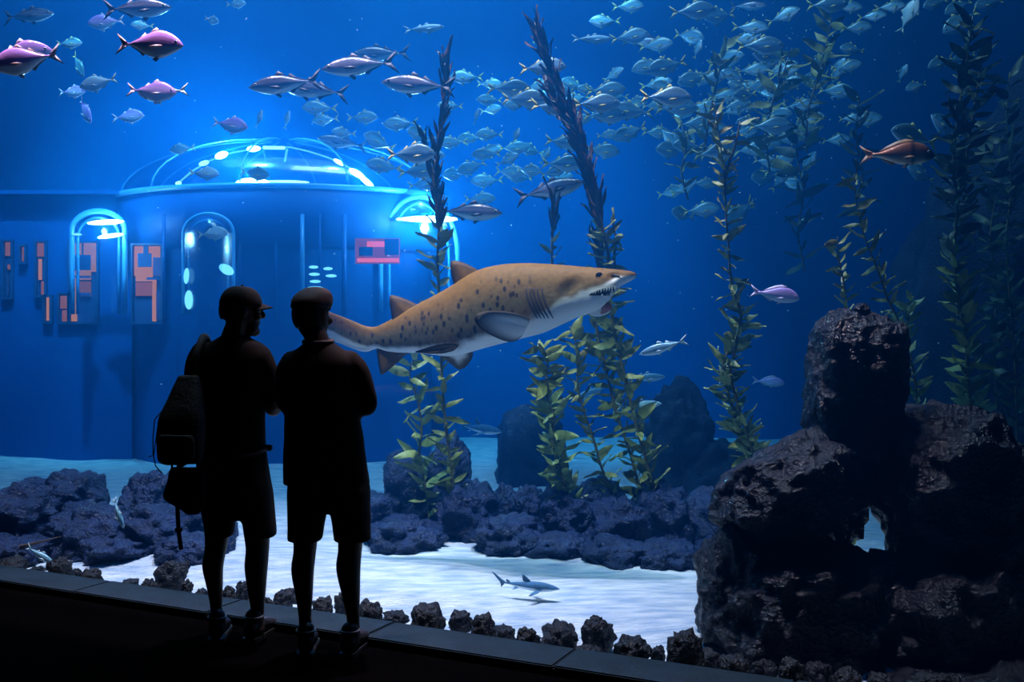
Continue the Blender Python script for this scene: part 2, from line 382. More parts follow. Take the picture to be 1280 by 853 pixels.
CX, CY, RX, RY, ZR = (355 - 640) / F * 13.2, 13.2, 2.17, 1.3, 3.35
pv = empty('underwater_pavilion', (CX, CY, 0)); tag(pv, 'blue round pavilion with a glazed dome roof and arched windows in the hazy water', 'building')
def pv_ell(a, f=1.0, z=0.0): return Vector((RX * f * math.cos(a), RY * f * math.sin(a), z))
NA = 72
def revolve(name, prof, m):
    V, Fc = [], []
    for (f, z) in prof:
        for k in range(NA): V.append(pv_ell(2 * math.pi * k / NA, f, z))
    for i in range(len(prof) - 1):
        for k in range(NA):
            k2 = (k + 1) % NA; Fc.append((i * NA + k, i * NA + k2, (i + 1) * NA + k2, (i + 1) * NA + k))
    return link(name, mesh(name, V, Fc, [m]), pv)
revolve('wall', [(.90, -.1), (.90, 3.0), (.93, 3.05)], M_pav)
revolve('fascia', [(.93, 2.62), (1.0, 2.70), (1.0, ZR - .03), (.97, ZR)], M_pav)
revolve('rim', [(1.0, ZR - .04), (1.02, ZR - .02), (1.02, ZR + .02), (.98, ZR + .03), (.96, ZR - .01)], M_rim)
revolve('dome_floor', [(.97, ZR - .005), (.5, ZR - .005), (.01, ZR - .005)], M_pav)
revolve('dome', [(math.cos(a) * .97, ZR + .78 * math.sin(a)) for a in [R(2 + 88 * i / 14) for i in range(15)]], M_dome)
def pv_at(x, y, d): return px(x, y, d) - Vector((CX, CY, 0))
# ribs of the dome
for k in range(10):
    a = 2 * math.pi * k / 10 + .2
    pts = [pv_ell(a, math.cos(b) * .975, ZR + .785 * math.sin(b)) for b in [R(3 + 82 * i / 10) for i in range(11)]]
    tube('dome_rib', pts, .010, M_rim, pv, 6)
# lamps under the dome
def lamp_blob(name, x, y, d, w, h, m, rot=0.0, dep=.08):
    V0, Fc = ico(3); s = d / F
    me = mesh(name, [Vector((v.x * w * s * .5, v.y * dep, v.z * h * s * .5)) for v in V0], Fc, [m])
    o = link(name, me, pv, pv_at(x, y, d)); o.rotation_euler = (0, R(rot), 0); return o
lamp_blob('floodlight', 316, 229, 12.3, 42, 13, M_lamp)
lamp_blob('lamp_tube', 352, 228, 12.6, 70, 5, M_strip)
lamp_blob('floodlight', 277, 194, 13.0, 17, 8, M_lamp, -22)
lamp_blob('floodlight', 317, 186, 13.0, 17, 7, M_lamp, -6)
lamp_blob('floodlight', 255, 204, 13.0, 13, 5, M_strip, -22)
lamp_blob('floodlight', 223, 229, 13.0, 7, 3, M_strip, -30)
lamp_blob('floodlight', 424, 203, 13.0, 15, 5, M_lamp, 28)
lamp_blob('floodlight', 446, 217, 13.0, 22, 8, M_lamp, 30)
lamp_blob('floodlight', 458, 227, 13.0, 24, 7, M_lamp, 40)
arc = [(215, 236), (240, 214), (262, 201), (290, 191), (318, 186), (340, 184), (362, 184), (385, 189), (410, 197), (432, 207), (452, 220)]
tube('lamp_truss', [pv_at(x, y, 13.02) for x, y in arc], .012, M_soft, pv, 6)
tube('lamp_tube', [pv_at(329, 184.6, 13.0), pv_at(356, 185, 13.0)], .022, M_strip, pv, 8)
tube('lamp_drop', [pv_at(359, 186, 13.0), pv_at(356, 202, 13.0)], .014, M_soft, pv, 6)
tube('lamp_drop', [pv_at(330, 187, 13.0), pv_at(333, 204, 13.0)], .016, M_pav, pv, 6)

# arched bubble windows bulging out of the wall: (x0, x1, y top, y bottom, depth)
def arch(x0, x1, yt, yb, d, lamps, fr=.022, spring=None):
    xm = (x0 + x1) / 2; w = (x1 - x0) / 2; spring = spring or yt + w * .8; s = d / F
    outl = [(x0, yb), (x0, (yb + spring) / 2)] + [(xm - w * math.cos(a), spring - (spring - yt) * math.sin(a)) for a in [math.pi * i / 16 for i in range(17)]] + [(x1, (yb + spring) / 2), (x1, yb)]
    e = link('arched_window', mesh('arched_window', *tube_geo([pv_at(x, y, d) for x, y in outl], fr, 8), [M_rim]), pv)
    inn = [(xm + (x - xm) * .78, y + (8 if y < yb else 0)) for x, y in outl]
    tube('inner_frame', [pv_at(x, y, d + .06) for x, y in inn], fr * .6, M_rim, e, 6)
    # bulging pane: rows between the two sides
    rows = len(outl) // 2; V, Fc = [], []; nb = 10
    for i in range(rows + 1):
        a = outl[i]; b = outl[len(outl) - 1 - i]
        for k in range(nb + 1):
            q = k / nb; bul = .22 * math.sin(math.pi * q) * min(1, abs(b[0] - a[0]) / (x1 - x0))
            V.append(pv_at(a[0] + (b[0] - a[0]) * q, a[1] + (b[1] - a[1]) * q, d - bul))
    for i in range(rows):
        for k in range(nb): Fc.append((i * (nb + 1) + k, i * (nb + 1) + k + 1, (i + 1) * (nb + 1) + k + 1, (i + 1) * (nb + 1) + k))
    link('pane', mesh('pane', V, Fc, [M_bub]), e)
    for (x, y, ww, hh, m, rot) in lamps:
        V0, F0 = ico(3)
        o = link('lamp', mesh('lamp', [Vector((v.x * ww * s * .5, v.y * .05, v.z * hh * s * .5)) for v in V0], F0, [m]), e, pv_at(x, y, d - .1)); o.rotation_euler = (0, R(rot), 0)
    return e
arch(90, 156, 264, 393, 12.15, [(132, 278, 46, 6, M_lamp, -3), (138, 295, 32, 5, M_lamp, -8), (96, 293, 12, 3, M_soft, 0)], .035, 288)
arch(229, 292, 267, 392, 11.85, [(236, 375, 10, 24, M_soft, 0), (283, 337, 20, 12, M_soft, 30), (233, 345, 6, 20, M_soft, 4)], .020)
arch(476, 572, 246, 390, 12.3, [(536, 274, 72, 8, M_lamp, 0), (516, 262, 8, 3, M_soft, 0), (500, 274, 10, 4, M_strip, -4)], .030, 318)
# pilasters of the drum
for x in (205, 300, 345, 378, 400, 430):
    tube('pilaster', [pv_at(x, 398, 11.95), pv_at(x, 268, 11.95)], .030 if x in (378, 430) else .018, M_rim if x == 378 else M_pav, pv, 8)
for i, (x, y, w) in enumerate([(392, 334, 12), (393, 343, 14), (394, 352, 14), (394, 360, 20), (410, 336, 12), (414, 345, 14)]):
    lamp_blob('shelf_lamp', x, y, 11.9, w, 4, M_soft, 0, .03)

# the wing with lit rooms
wg = empty('pavilion_wing', px(40, 426.5, 12.6) * 1); wg.location.z = 0
tag(wg, 'low blue wing of the pavilion with warm orange lit windows', 'building')
def wg_at(x, y, d): return px(x, y, d) - wg.location
a = px(-330, 240, 12.7); b = px(165, 240, 12.7)
box('wall', ((a.x + b.x) / 2 - wg.location.x, .25, 1.62), (b.x - a.x, .3, 3.44), M_pav, wg)
box('roof_slab', ((a.x + b.x) / 2 - wg.location.x, .2, 3.36), (b.x - a.x + .1, .5, .05), M_pav, wg)
M_frame = mat('window_frame', (0.02, 0.06, 0.16), .6)
def lit_window(x0, x1, y0, y1, bits, wall_d=12.68, parent=None):
    """a framed opening with a glowing room behind and dark shapes standing before it"""
    p0 = wg_at(x0, y0, wall_d); p1 = wg_at(x1, y1, wall_d); w = p1.x - p0.x; h = p0.z - p1.z
    c = Vector(((p0.x + p1.x) / 2, wall_d - wg.location.y - .01, (p0.z + p1.z) / 2))
    bm = bmesh.new()
    for dx in (-1, 1): box_bm(bm, (dx * (w / 2 + .012), 0, 0), (.024, .07, h + .048))
    for dz in (-1, 1): box_bm(bm, (0, 0, dz * (h / 2 + .012)), (w, .07, .024))
    f = link('window_frame', from_bm('window_frame', bm, [M_frame]), parent or wg, c + (wg.location - parent.location if parent else Vector()))
    bk = box('room_back', (0, .025, 0), (w, .015, h), M_slate, f)
    for (u0, u1, v0, v1, m, nm) in bits:
        sx = wall_d / F
        q0 = wg_at(u0, v0, wall_d); q1 = wg_at(u1, v1, wall_d)
        dep = {'warm_panel': .008, 'pink_panel': .003}.get(nm, -.006)
        box(nm, ((q0.x + q1.x) / 2 - c.x, dep, (q0.z + q1.z) / 2 - c.z), (q1.x - q0.x, .012, q0.z - q1.z), m, f)
    return f
lit_window(88, 122, 304, 403, [(88, 121, 304, 340, M_warm, 'warm_panel'), (91, 114, 319, 338, M_slate, 'seat_back'), (103, 105, 304, 320, M_slate, 'post'),
    (91, 114, 335, 350, M_warm, 'pink_panel'), (88, 114, 345, 348, M_mauve, 'shelf'), (96, 114, 352, 371, M_warm2, 'pink_panel'), (90, 97, 350, 402, M_warm, 'post'), (97, 114, 366, 371, M_mauve, 'seat_rail')])
lit_window(75, 86, 368, 403, [(76, 86, 370, 386, M_warm2, 'pink_panel'), (78, 86, 388, 402, M_warm2, 'pink_panel')])
lit_window(167, 202, 307, 403, [(168, 201, 308, 345, M_warm, 'warm_panel'), (173, 190, 317, 334, M_slate, 'seat_back'), (180, 186, 307, 318, M_slate, 'post'), (192, 201, 322, 345, M_mauve, 'seat_back'),
    (170, 191, 334, 352, M_warm, 'pink_panel'), (184, 202, 347, 350, M_slate, 'shelf'), (170, 190, 353, 370, M_warm2, 'pink_panel'), (191, 196, 350, 402, M_warm, 'post'), (196, 202, 365, 400, M_mauve, 'seat_rail')], 12.25, pv)
lit_window(47, 57, 303, 370, [(47, 56, 304, 321, M_warm2, 'warm_panel'), (49, 53, 324, 350, M_warm, 'post'), (52, 57, 352, 369, M_warm2, 'pink_panel')])
lit_window(57, 64, 371, 402, [(59, 62, 372, 401, M_warm, 'post')])
lit_window(6, 15, 302, 372, [(7, 14, 303, 320, M_warm2, 'warm_panel'), (10, 13, 331, 337, M_warm2, 'pink_panel'), (10, 12, 345, 368, M_mauve, 'post')])
lit_window(27, 32, 308, 328, [(28, 31, 309, 327, M_warm2, 'warm_panel')])
# the red lit board between the arches
sg = empty('lit_board', px(472, 330, 11.75)); tag(sg, 'glowing red display board on the pavilion wall beside the large arch', 'sign')
def sg_box(nm, x0, x1, y0, y1, m, dy):
    a = px(x0, y0, 11.75); b = px(x1, y1, 11.75); c = (a + b) / 2 - sg.location
    return box(nm, (c.x, dy, c.z), (b.x - a.x, .012, a.z - b.z), m, sg)
sg_box('board', 444, 500, 298, 330, M_redp, 0)
sg_box('light_bar', 447, 499, 323, 328, M_red, -.015); sg_box('light_bar', 459, 481, 302, 309, M_red, -.015)
sg_box('dark_patch', 449, 466, 309, 320, M_slate, -.014); sg_box('dark_patch', 481, 499, 299, 319, M_slate, -.016)

def glow(name, x, y, d, p, par):
    l = bpy.data.lights.new(name, 'POINT'); l.energy = p; l.color = (.55, .85, 1.0); l.shadow_soft_size = .1
    o = bpy.data.objects.new(name, l); COL.objects.link(o); o.parent = par; o.location = px(x, y, d) - par.location
glow('dome_floodlight', 316, 229, 12.2, 300, pv); glow('dome_floodlight', 290, 190, 12.7, 110, pv); glow('dome_floodlight', 450, 220, 12.8, 100, pv)
glow('arch_floodlight', 534, 275, 11.95, 170, pv); glow('arch_floodlight', 132, 284, 11.8, 50, pv)

# ================================================================ the sand tiger shark
def attr_mat(name, build):
    m = bpy.data.materials.new(name); m.use_nodes = True; nt = m.node_tree; b = nt.nodes['Principled BSDF']
    build(nt, b); return m
def nd(nt, t, **kw):
    n = nt.nodes.new(t)
    for k, v in kw.items(): setattr(n, k, v)
    return n
def mixc(nt, fac, a, b):
    mx = nd(nt, 'ShaderNodeMix', data_type='RGBA')
    for i, v in ((0, fac), (6, a), (7, b)):
        if isinstance(v, tuple): mx.inputs[i].default_value = (*v, 1)
        elif isinstance(v, (int, float)): mx.inputs[i].default_value = v
        else: nt.links.new(v, mx.inputs[i])
    return mx.outputs[2]
def mrange(nt, v, a, b, lo=0.0, hi=1.0):
    r = nd(nt, 'ShaderNodeMapRange'); r.interpolation_type = 'SMOOTHSTEP'; nt.links.new(v, r.inputs[0])
    for i, q in ((1, a), (2, b), (3, lo), (4, hi)): r.inputs[i].default_value = q
    return r.outputs[0]
def math_(nt, op, a, b=0.0):
    n = nd(nt, 'ShaderNodeMath', operation=op)
    for i, v in ((0, a), (1, b)):
        if isinstance(v, (int, float)): n.inputs[i].default_value = v
        else: nt.links.new(v, n.inputs[i])
    return n.outputs[0]
def attr(nt, name):
    n = nd(nt, 'ShaderNodeAttribute', attribute_name=name); return n.outputs['Fac']

def shark_mat(name, back, flank, belly, fin_dark, spots=True):
    def build(nt, b):
        tc = nd(nt, 'ShaderNodeTexCoord'); ns = nd(nt, 'ShaderNodeTexNoise'); ns.inputs['Scale'].default_value = 9; ns.inputs['Detail'].default_value = 5
        nt.links.new(tc.outputs['Object'], ns.inputs['Vector'])
        bel = attr(nt, 'bel'); edge = attr(nt, 'edge'); fr = attr(nt, 'frac')
        jig = math_(nt, 'ADD', bel, math_(nt, 'MULTIPLY', math_(nt, 'SUBTRACT', ns.outputs['Fac'], .5), .22))
        bl = mrange(nt, jig, -.07, .07)
        ns2 = nd(nt, 'ShaderNodeTexNoise'); ns2.inputs['Scale'].default_value = 30; ns2.inputs['Detail'].default_value = 6
        nt.links.new(tc.outputs['Object'], ns2.inputs['Vector'])
        bk = mixc(nt, mrange(nt, fr, .12, .60), back, flank)
        bk = mixc(nt, mrange(nt, ns2.outputs['Fac'], .35, .7, 0, .45), bk, tuple(c * .55 for c in back))
        if spots:
            mp = nd(nt, 'ShaderNodeMapping'); mp.inputs['Scale'].default_value = (26, 8, 15); nt.links.new(tc.outputs['Object'], mp.inputs[0])
            vo = nd(nt, 'ShaderNodeTexVoronoi'); vo.inputs['Scale'].default_value = 1.0; nt.links.new(mp.outputs[0], vo.inputs['Vector'])
            sp = mrange(nt, vo.outputs['Distance'], .20, .40, 1, 0)
            ns3 = nd(nt, 'ShaderNodeTexNoise'); ns3.inputs['Scale'].default_value = 4.0; nt.links.new(tc.outputs['Object'], ns3.inputs['Vector'])
            sp = math_(nt, 'MULTIPLY', sp, mrange(nt, ns3.outputs['Fac'], .34, .44))
            sp = math_(nt, 'MULTIPLY', sp, attr(nt, 'spot'))
            bk = mixc(nt, math_(nt, 'MULTIPLY', sp, .88), bk, (0.018, 0.012, 0.010))
        c = mixc(nt, bl, bk, belly)
        c = mixc(nt, edge, c, fin_dark)
        nt.links.new(c, b.inputs['Base Color'])
        b.inputs['Roughness'].default_value = .6; b.inputs['Specular IOR Level'].default_value = .12
        bp = nd(nt, 'ShaderNodeBump'); bp.inputs['Strength'].default_value = .25; bp.inputs['Distance'].default_value = .01
        nt.links.new(ns2.outputs['Fac'], bp.inputs['Height']); nt.links.new(bp.outputs['Normal'], b.inputs['Normal'])
    return attr_mat(name, build)
M_shark = shark_mat('sand_tiger_skin', (0.19, 0.085, 0.012), (0.19, 0.135, 0.068), (0.95, 0.90, 0.86), (0.025, 0.016, 0.013))
M_black = mat('black_glossy', (0.003, 0.003, 0.004), .15, .6)
M_mouth = mat('mouth_dark', (0.006, 0.003, 0.003), .6)
M_pink = mat('mouth_pink', (0.55, 0.18, 0.17), .45)
M_tooth = mat('tooth', (0.9, 0.86, 0.78), .3)
M_gill = mat('gill_dark', (0.05, 0.03, 0.025), .7)

# outline of the fish seen from its side: (x, top y, bottom y, width ratio, depth, height of the white border 0..1)
SH = [(795.5, 342.5, 346.5, 1.3, 6.36, .55), (790, 339.6, 350.5, 1.7, 6.37, .5), (782, 338.3, 354.8, 1.75, 6.385, .45), (774, 337.4, 359.5, 1.65, 6.40, .42),
      (767, 336.6, 368.5, 1.25, 6.415, .40), (760, 336.0, 377.0, 1.08, 6.43, .42), (750, 335.2, 386.0, .98, 6.45, .46), (740, 334.6, 391.0, .95, 6.47, .5), (726, 333.5, 395.0, .92, 6.50, .56),
      (712, 332.2, 401.5, .88, 6.53, .60), (700, 331.2, 407.0, .86, 6.55, .62), (680, 330.0, 416.0, .82, 6.59, .70), (660, 329.2, 421.5, .80, 6.62, .76), (640, 329.8, 426.5, .78, 6.65, .80),
      (620, 332.0, 431.5, .76, 6.68, .82), (600, 337.0, 437.0, .74, 6.71, .85), (580, 347.0, 442.5, .72, 6.74, .86), (560, 360.0, 445.5, .70, 6.77, .87), (540, 371.0, 443.5, .68, 6.80, .86),
      (520, 381.5, 441.5, .66, 6.83, .87), (500, 393.0, 441.0, .64, 6.86, .88), (484, 402.0, 439.5, .62, 6.89, .86), (470, 408.5, 436.5, .58, 6.92, .80), (458, 408.0, 440.0, .40, 6.945, .78),
      (445, 403.0, 437.5, .28, 6.97, .74), (430, 397.0, 431.5, .2, 7.00, .72), (413, 390.5, 424.5, .14, 7.035, .7), (396, 383.0, 410.5, .11, 7.06, .7), (380, 377.0, 394.0, .09, 7.085, .7), (372, 375.5, 382.0, .08, 7.10, .7)]
SH = SH[::-1]
def hollow(x, y):
    a = ((x - 711) * 33 - (y - 361) * 22) / 39.7; c = ((x - 711) * 22 + (y - 361) * 33) / 39.7
    return math.exp(-(a / 16) ** 2 - (c / 6.5) ** 2)
class Skin:
    """collects verts, faces and the colour attributes of one continuous animal mesh"""
    def __init__(s): s.V, s.F, s.bel, s.frac, s.edge, s.spot, s.mi = [], [], [], [], [], [], []
    def add(s, v, bel=0.0, frac=.5, edge=0.0, spot=0.0):
        s.V.append(Vector(v)); s.bel.append(bel); s.frac.append(frac); s.edge.append(edge); s.spot.append(spot); return len(s.V) - 1
    def face(s, f, m=0): s.F.append(tuple(f)); s.mi.append(m)
    def build(s, name, mats, org):
        me = mesh(name, [v - org for v in s.V], s.F, mats, True, s.mi)
        for nm in ('bel', 'frac', 'edge', 'spot'):
            a = me.attributes.new(nm, 'FLOAT', 'POINT'); a.data.foreach_set('value', getattr(s, nm))
        bm = bmesh.new(); bm.from_mesh(me); bmesh.ops.recalc_face_normals(bm, faces=bm.faces); bm.to_mesh(me); bm.free()
        return me
def fin(sk, outline, root_n, th, thick, bel_fn, tip_dark=.6, frac=.3, nrm=Vector((0, 1, 0)), sub=5):
    """a two-sided fin: outline points (3-D, closed, first root_n of them lie in the body); it thins to its edge"""
    c = sum((Vector(p) for p in outline[:root_n]), Vector()) / root_n
    n = len(outline); rings = sub
    idx = {}
    for side in (1, -1):
        for r in range(rings + 1):
            q = r / rings
            for i, p in enumerate(outline):
                p = Vector(p); v = c + (p - c) * q
                tk = thick * (1 - q ** 1.5) * .5 + .002
                if r == rings and side == -1: idx[side, r, i] = idx[1, r, i]; continue
                isroot = i < root_n
                e = tip_dark * smoothstep(.45, 1.0, q) if not isroot else 0.0
                idx[side, r, i] = sk.add(v + nrm * tk * side, bel_fn(side, q), frac, e, 0.0)
    for side in (1, -1):
        for r in range(rings):
            for i in range(n):
                j = (i + 1) % n
                if r == 0: f = (idx[side, 0, i], idx[side, 1, i], idx[side, 1, j])
                else: f = (idx[side, r, i], idx[side, r + 1, i], idx[side, r + 1, j], idx[side, r, j])
                if len(set(f)) >= 3: sk.face(f if side == 1 else f[::-1], 0)
def smooth_poly(pts, it=2):
    """Chaikin rounding of an open chain, ends kept"""
    for _ in range(it):
        q = [pts[0]]
        for a, b in zip(pts[:-1], pts[1:]):
            a = Vector(a); b = Vector(b); q += [a * .75 + b * .25, a * .25 + b * .75]
        q.append(pts[-1]); pts = q
    return pts

SK = Skin(); NR = 44; rows = []
xs = [372 + (795.5 - 372) * (i / 110) for i in range(111)]
for x in xs:
    yt, yb, kw, d, bd = lerp_table(SH, x)
    s = d / F; hh = max((yb - yt) / 2 * s, .004); c = px(x, (yt + yb) / 2, d); hw = hh * kw
    row = []
    for k in range(NR):
        th = 2 * math.pi * k / NR; cs, sn = math.cos(th), math.sin(th)
        e = 2.25; q = (abs(cs) ** e + abs(sn) ** e) ** (-1 / e)
        yy = cs * q * hw; zz = sn * q * hh
        if sn < 0: yy *= 1 + .06 * sn
        v = c + Vector((0, yy, zz))
        fr = .5 - .5 * sn * q
        # hollow behind the jaw, swelling of the cheek
        if cs < 0:
            v.y += .024 * hollow(x, yt + fr * (yb - yt))
            hol2 = math.exp(-((x - 766) / 8) ** 2 - ((fr - .30) / .12) ** 2); v.y += .02 * hol2
            chk = math.exp(-((x - 690) / 10) ** 2 - ((fr - .70) / .2) ** 2); v.y -= .015 * chk
        spot = smoothstep(690, 640, x) if x > 640 else 1.0
        spot *= smoothstep(.10, .25, fr) * (1 - smoothstep(.80, .92, fr))
        row.append(SK.add(v, fr - bd, fr, 0.0, spot))
    rows.append(row)
for a, b in zip(rows[:-1], rows[1:]):
    for k in range(NR): SK.face((a[k], a[(k + 1) % NR], b[(k + 1) % NR], b[k]))
SK.face(rows[0][::-1]); SK.face(rows[-1])
def P(x, y, d): return px(x, y, d)
brown = lambda side, q: -.4
# first dorsal, second dorsal
def dorsal(pts, d, tip=.8):
    root = [P(*p, d) for p in pts[:2]]; chain = smooth_poly([P(*p, d) for p in pts[1:] + pts[:1]], 2)
    fin(SK, [root[0]] + [root[1]] + chain[1:-1], 2, 0, .045, brown, tip, .15)
dorsal([(606, 343), (570, 366), (566, 352), (562, 331), (565, 325), (576, 327), (590, 333)], 6.72)
dorsal([(530, 385), (491, 406), (489.5, 395), (486, 374), (488, 368.5), (498, 370.5), (512, 376)], 6.84)
# lower lobe of the tail fin
dorsal([(470, 432), (512, 436), (505, 446), (492, 458), (478, 469), (475, 468), (472, 450)], 6.90, .35)
# pelvic fins: near brown one lying along the flank, far pale one below the belly
fin(SK, [P(574, 432, 6.60), P(560, 440, 6.60)] + smooth_poly([P(560, 440, 6.60), P(545, 443.5, 6.53), P(527, 442, 6.50), P(516, 441, 6.49), P(530, 436, 6.50), P(548, 431, 6.53), P(566, 429, 6.57), P(574, 432, 6.60)])[1:-1], 2, 0, .03, brown, .25, .3, Vector((0, -.5, .86)))
fin(SK, [P(552, 441, 6.78), P(590, 438, 6.74)] + smooth_poly([P(590, 438, 6.74), P(592, 444, 6.76), P(586, 456, 6.80), P(576, 463, 6.82), P(570, 461, 6.82), P(560, 452, 6.80), P(548, 443.5, 6.79), P(552, 441, 6.78)])[1:-1], 2, 0, .03, lambda s_, q: .12 - .25 * q, .5, .5, Vector((0, 1, .2)))
# anal fin, far side
fin(SK, [P(522, 438, 6.84), P(505, 437, 6.86)] + smooth_poly([P(505, 437, 6.86), P(497, 442, 6.87), P(494, 446, 6.88), P(504, 445, 6.87), P(522, 438, 6.84)])[1:-1], 2, 0, .02, brown, .4, .4)
# pectoral fins: the near one is swung out towards the window, pale underside showing
out = smooth_poly([P(662, 398, 6.36), P(645, 391, 6.31), P(622, 388.5, 6.24), P(604, 389, 6.20), P(594, 394, 6.18), P(592.5, 401, 6.18), P(600, 411, 6.22), P(614, 420, 6.28), P(632, 427.5, 6.36), P(644, 428, 6.42), P(652, 421, 6.44)], 2)
fin(SK, [P(654, 416, 6.42), P(664, 400, 6.38)] + out[1:-1], 2, 0, .035, lambda s_, q: .3 if s_ < 0 else -.4, .97, .5, Vector((0, .93, .35)), 9)
fin(SK, [P(672, 402, 6.86), P(640, 410, 6.88)] + smooth_poly([P(640, 410, 6.88), P(618, 418, 6.98), P(600, 420, 7.06), P(598, 415, 7.08), P(620, 406, 7.02), P(650, 400, 6.93), P(672, 402, 6.86)])[1:-1], 2, 0, .03, brown, .5, .4, Vector((0, .3, .95)))
sorg = px(600, 400, 6.7)
shark = empty('shark', sorg); tag(shark, 'large brown spotted shark with white belly and open toothy mouth', 'shark')
link('body', SK.build('shark_body', [M_shark], sorg), shark)
# things on the near flank: find the surface by x and height
def flank(x, fr, out=.0):
    yt, yb, kw, d, bd = lerp_table(SH, x); s = d / F; hh = (yb - yt) / 2 * s
    sn = 1 - 2 * fr; e = 2.25
    cs = max(0, 1 - abs(sn) ** e) ** (1 / e); hw = hh * kw
    yy = -cs * hw * (1 + (.06 * sn if sn < 0 else 0))
    v = px(x, (yt + yb) / 2, d) + Vector((0, yy, sn * hh))
    v.y += .024 * hollow(x, yt + fr * (yb - yt))
    hol2 = math.exp(-((x - 766) / 8) ** 2 - ((fr - .30) / .12) ** 2); v.y += .02 * hol2
    chk = math.exp(-((x - 690) / 10) ** 2 - ((fr - .70) / .2) ** 2); v.y -= .015 * chk
    v.y -= out; return v
def to_frac(x, y):
    yt, yb, *_ = lerp_table(SH, x); return (y - yt) / (yb - yt)
for i in range(5):
    x0 = 657 + i * 4.6 + (i == 4) * 1.0
    pts = []
    for k in range(13):
        q = k / 12; x = x0 + 17 * q ** 1.6 - 3 * q; y = 362 + 37 * q - (abs(i - 2)) * .6 * (1 - q)
        pts.append(flank(x, to_frac(x, y), .001) - sorg)
    rr = [.0075 * math.sin(math.pi * (.08 + .86 * k / 12)) + .001 for k in range(13)]
    g = tube('gill_slit', pts, rr, M_gill, shark, 6)
# eye
eyep = flank(747, to_frac(747, 345.5), -.006) - sorg
V0, F0 = ico(3); ey = link('eye', mesh('eye', [v * .016 for v in V0], F0, [M_black]), shark, eyep)
rg = tube_geo([Vector((.020 * math.cos(a), -.008, .017 * math.sin(a))) for a in [2 * math.pi * i / 20 for i in range(21)]], .004, 6)
link('eyelid', mesh('eyelid', *rg, [mat('shark_eyelid', (0.16, 0.075, 0.03), .5)]), shark, eyep)
# nostril
pts = [flank(x, to_frac(x, y), .001) - sorg for x, y in ((762, 346.5), (767, 345.0), (771, 346.5), (774, 349.5))]
tube('nostril', pts, [.003, .009, .009, .002], M_mouth, shark, 6)
# mouth: a dark crescent laid on the jaw as the shade inside, with ragged teeth hanging and standing in it
up = [(733, 370.5), (738, 367.5), (745, 364.5), (752, 362), (760, 360.3), (766, 359.8), (770.0, 361.0)]
lo = [(733, 370.5), (738, 371.0), (745, 370.8), (752, 370.6), (760, 370.8), (766, 369.6), (770.0, 364.5)]
V, Fc = [], []
for (xa, ya), (xb, yb_) in zip(up, lo):
    for k in range(4):
        q = k / 3; V.append(flank(xa + (xb - xa) * q, to_frac(xa, ya + (yb_ - ya) * q), .0035) - sorg)
for i in range(len(up) - 1):
    for k in range(3): Fc.append((i * 4 + k, i * 4 + k + 1, i * 4 + k + 5, i * 4 + k + 4))
link('mouth', mesh('mouth', V, Fc, [M_mouth]), shark)
bm = bmesh.new()
def tooth(x, y, l, sgn):
    p = flank(x, to_frac(x, y), .006) - sorg; s = 6.43 / F
    m = Matrix.Translation(p + Vector((0, 0, -sgn * l * s * .5))) @ Matrix.Rotation(math.pi if sgn > 0 else 0, 4, 'X') @ Matrix.Rotation(R(random.uniform(-14, 14)), 4, 'Y')
    bmesh.ops.create_cone(bm, segments=6, radius1=.008, radius2=.0005, depth=l * s, matrix=m)
for i, x in enumerate((739, 742, 745.5, 749, 752.5, 756, 759.5, 763, 766.5)):
    yu = lerp_table([(a, b) for a, b in up], x)[0]; yl = lerp_table([(a, b) for a, b in lo], x)[0]
    tooth(x, yu, min(5.5, (yl - yu) * (.62 if i % 2 else .48)), 1)
    if i > 2 and i % 2: tooth(x + 1.6, yl, (yl - yu) * .4, -1)
link('teeth', from_bm('teeth', bm, [M_tooth]), shark)
# hanging tip of the lower jaw with its pink inside
jaw = smooth_poly([P(738, 389, 6.45), P(748, 381.5, 6.42), P(757, 376.5, 6.41), P(764, 380.5, 6.43), P(765, 387, 6.45), P(757, 392, 6.47), P(746, 394, 6.48), P(738, 391, 6.47)], 2)
cj = sum(jaw, Vector()) / len(jaw); V = [p - sorg + Vector((0, -.02, 0)) for p in jaw] + [p - sorg + Vector((0, .06, -.012)) for p in jaw] + [cj - sorg + Vector((0, .01, .0)), cj - sorg + Vector((0, .07, -.02))]
n = len(jaw); Fc = [(i, (i + 1) % n, n + (i + 1) % n, n + i) for i in range(n)] + [((i + 1) % n, i, 2 * n) for i in range(n)] + [(n + i, n + (i + 1) % n, 2 * n + 1) for i in range(n)]
M_jaw = mat('jaw_skin', (0.85, 0.80, 0.78), .5)
link('lower_jaw', mesh('lower_jaw', V, Fc, [M_jaw, M_pink], True, [0] * n + [1 if (jaw[i] - cj).x > .006 else 0 for i in range(n)] + [0] * n), shark)

# ================================================================ the two visitors
M_skin = mat('skin', (0.10, 0.055, 0.038), .55, .3)
M_skin_l = mat('skin_light', (0.30, 0.17, 0.12), .5, .3)
M_shirt_d = mat('black_cotton', (0.006, 0.0055, 0.0055), .9, .1)
M_shirt_p = mat('dark_shirt_cloth', (0.010, 0.007, 0.006), .85, .12)
M_shorts = mat('dark_shorts_cloth', (0.006, 0.006, 0.007), .9, .1)
M_cap = mat('cap_cloth', (0.006, 0.006, 0.007), .85, .2)
M_tweed = mat('brown_cap_cloth', (0.040, 0.018, 0.012), .75, .3, noise_scale=40, color2=(0.022, 0.010, 0.007))
M_shoe = mat('shoe_leather', (0.010, 0.007, 0.006), .45, .4)
M_sole = mat('shoe_sole', (0.010, 0.010, 0.010), .8)
M_lace = mat('shoe_trim', (0.25, 0.24, 0.24), .6)
M_hair = mat('dark_hair', (0.010, 0.008, 0.007), .6, .3, bump=.5, bump_scale=120)
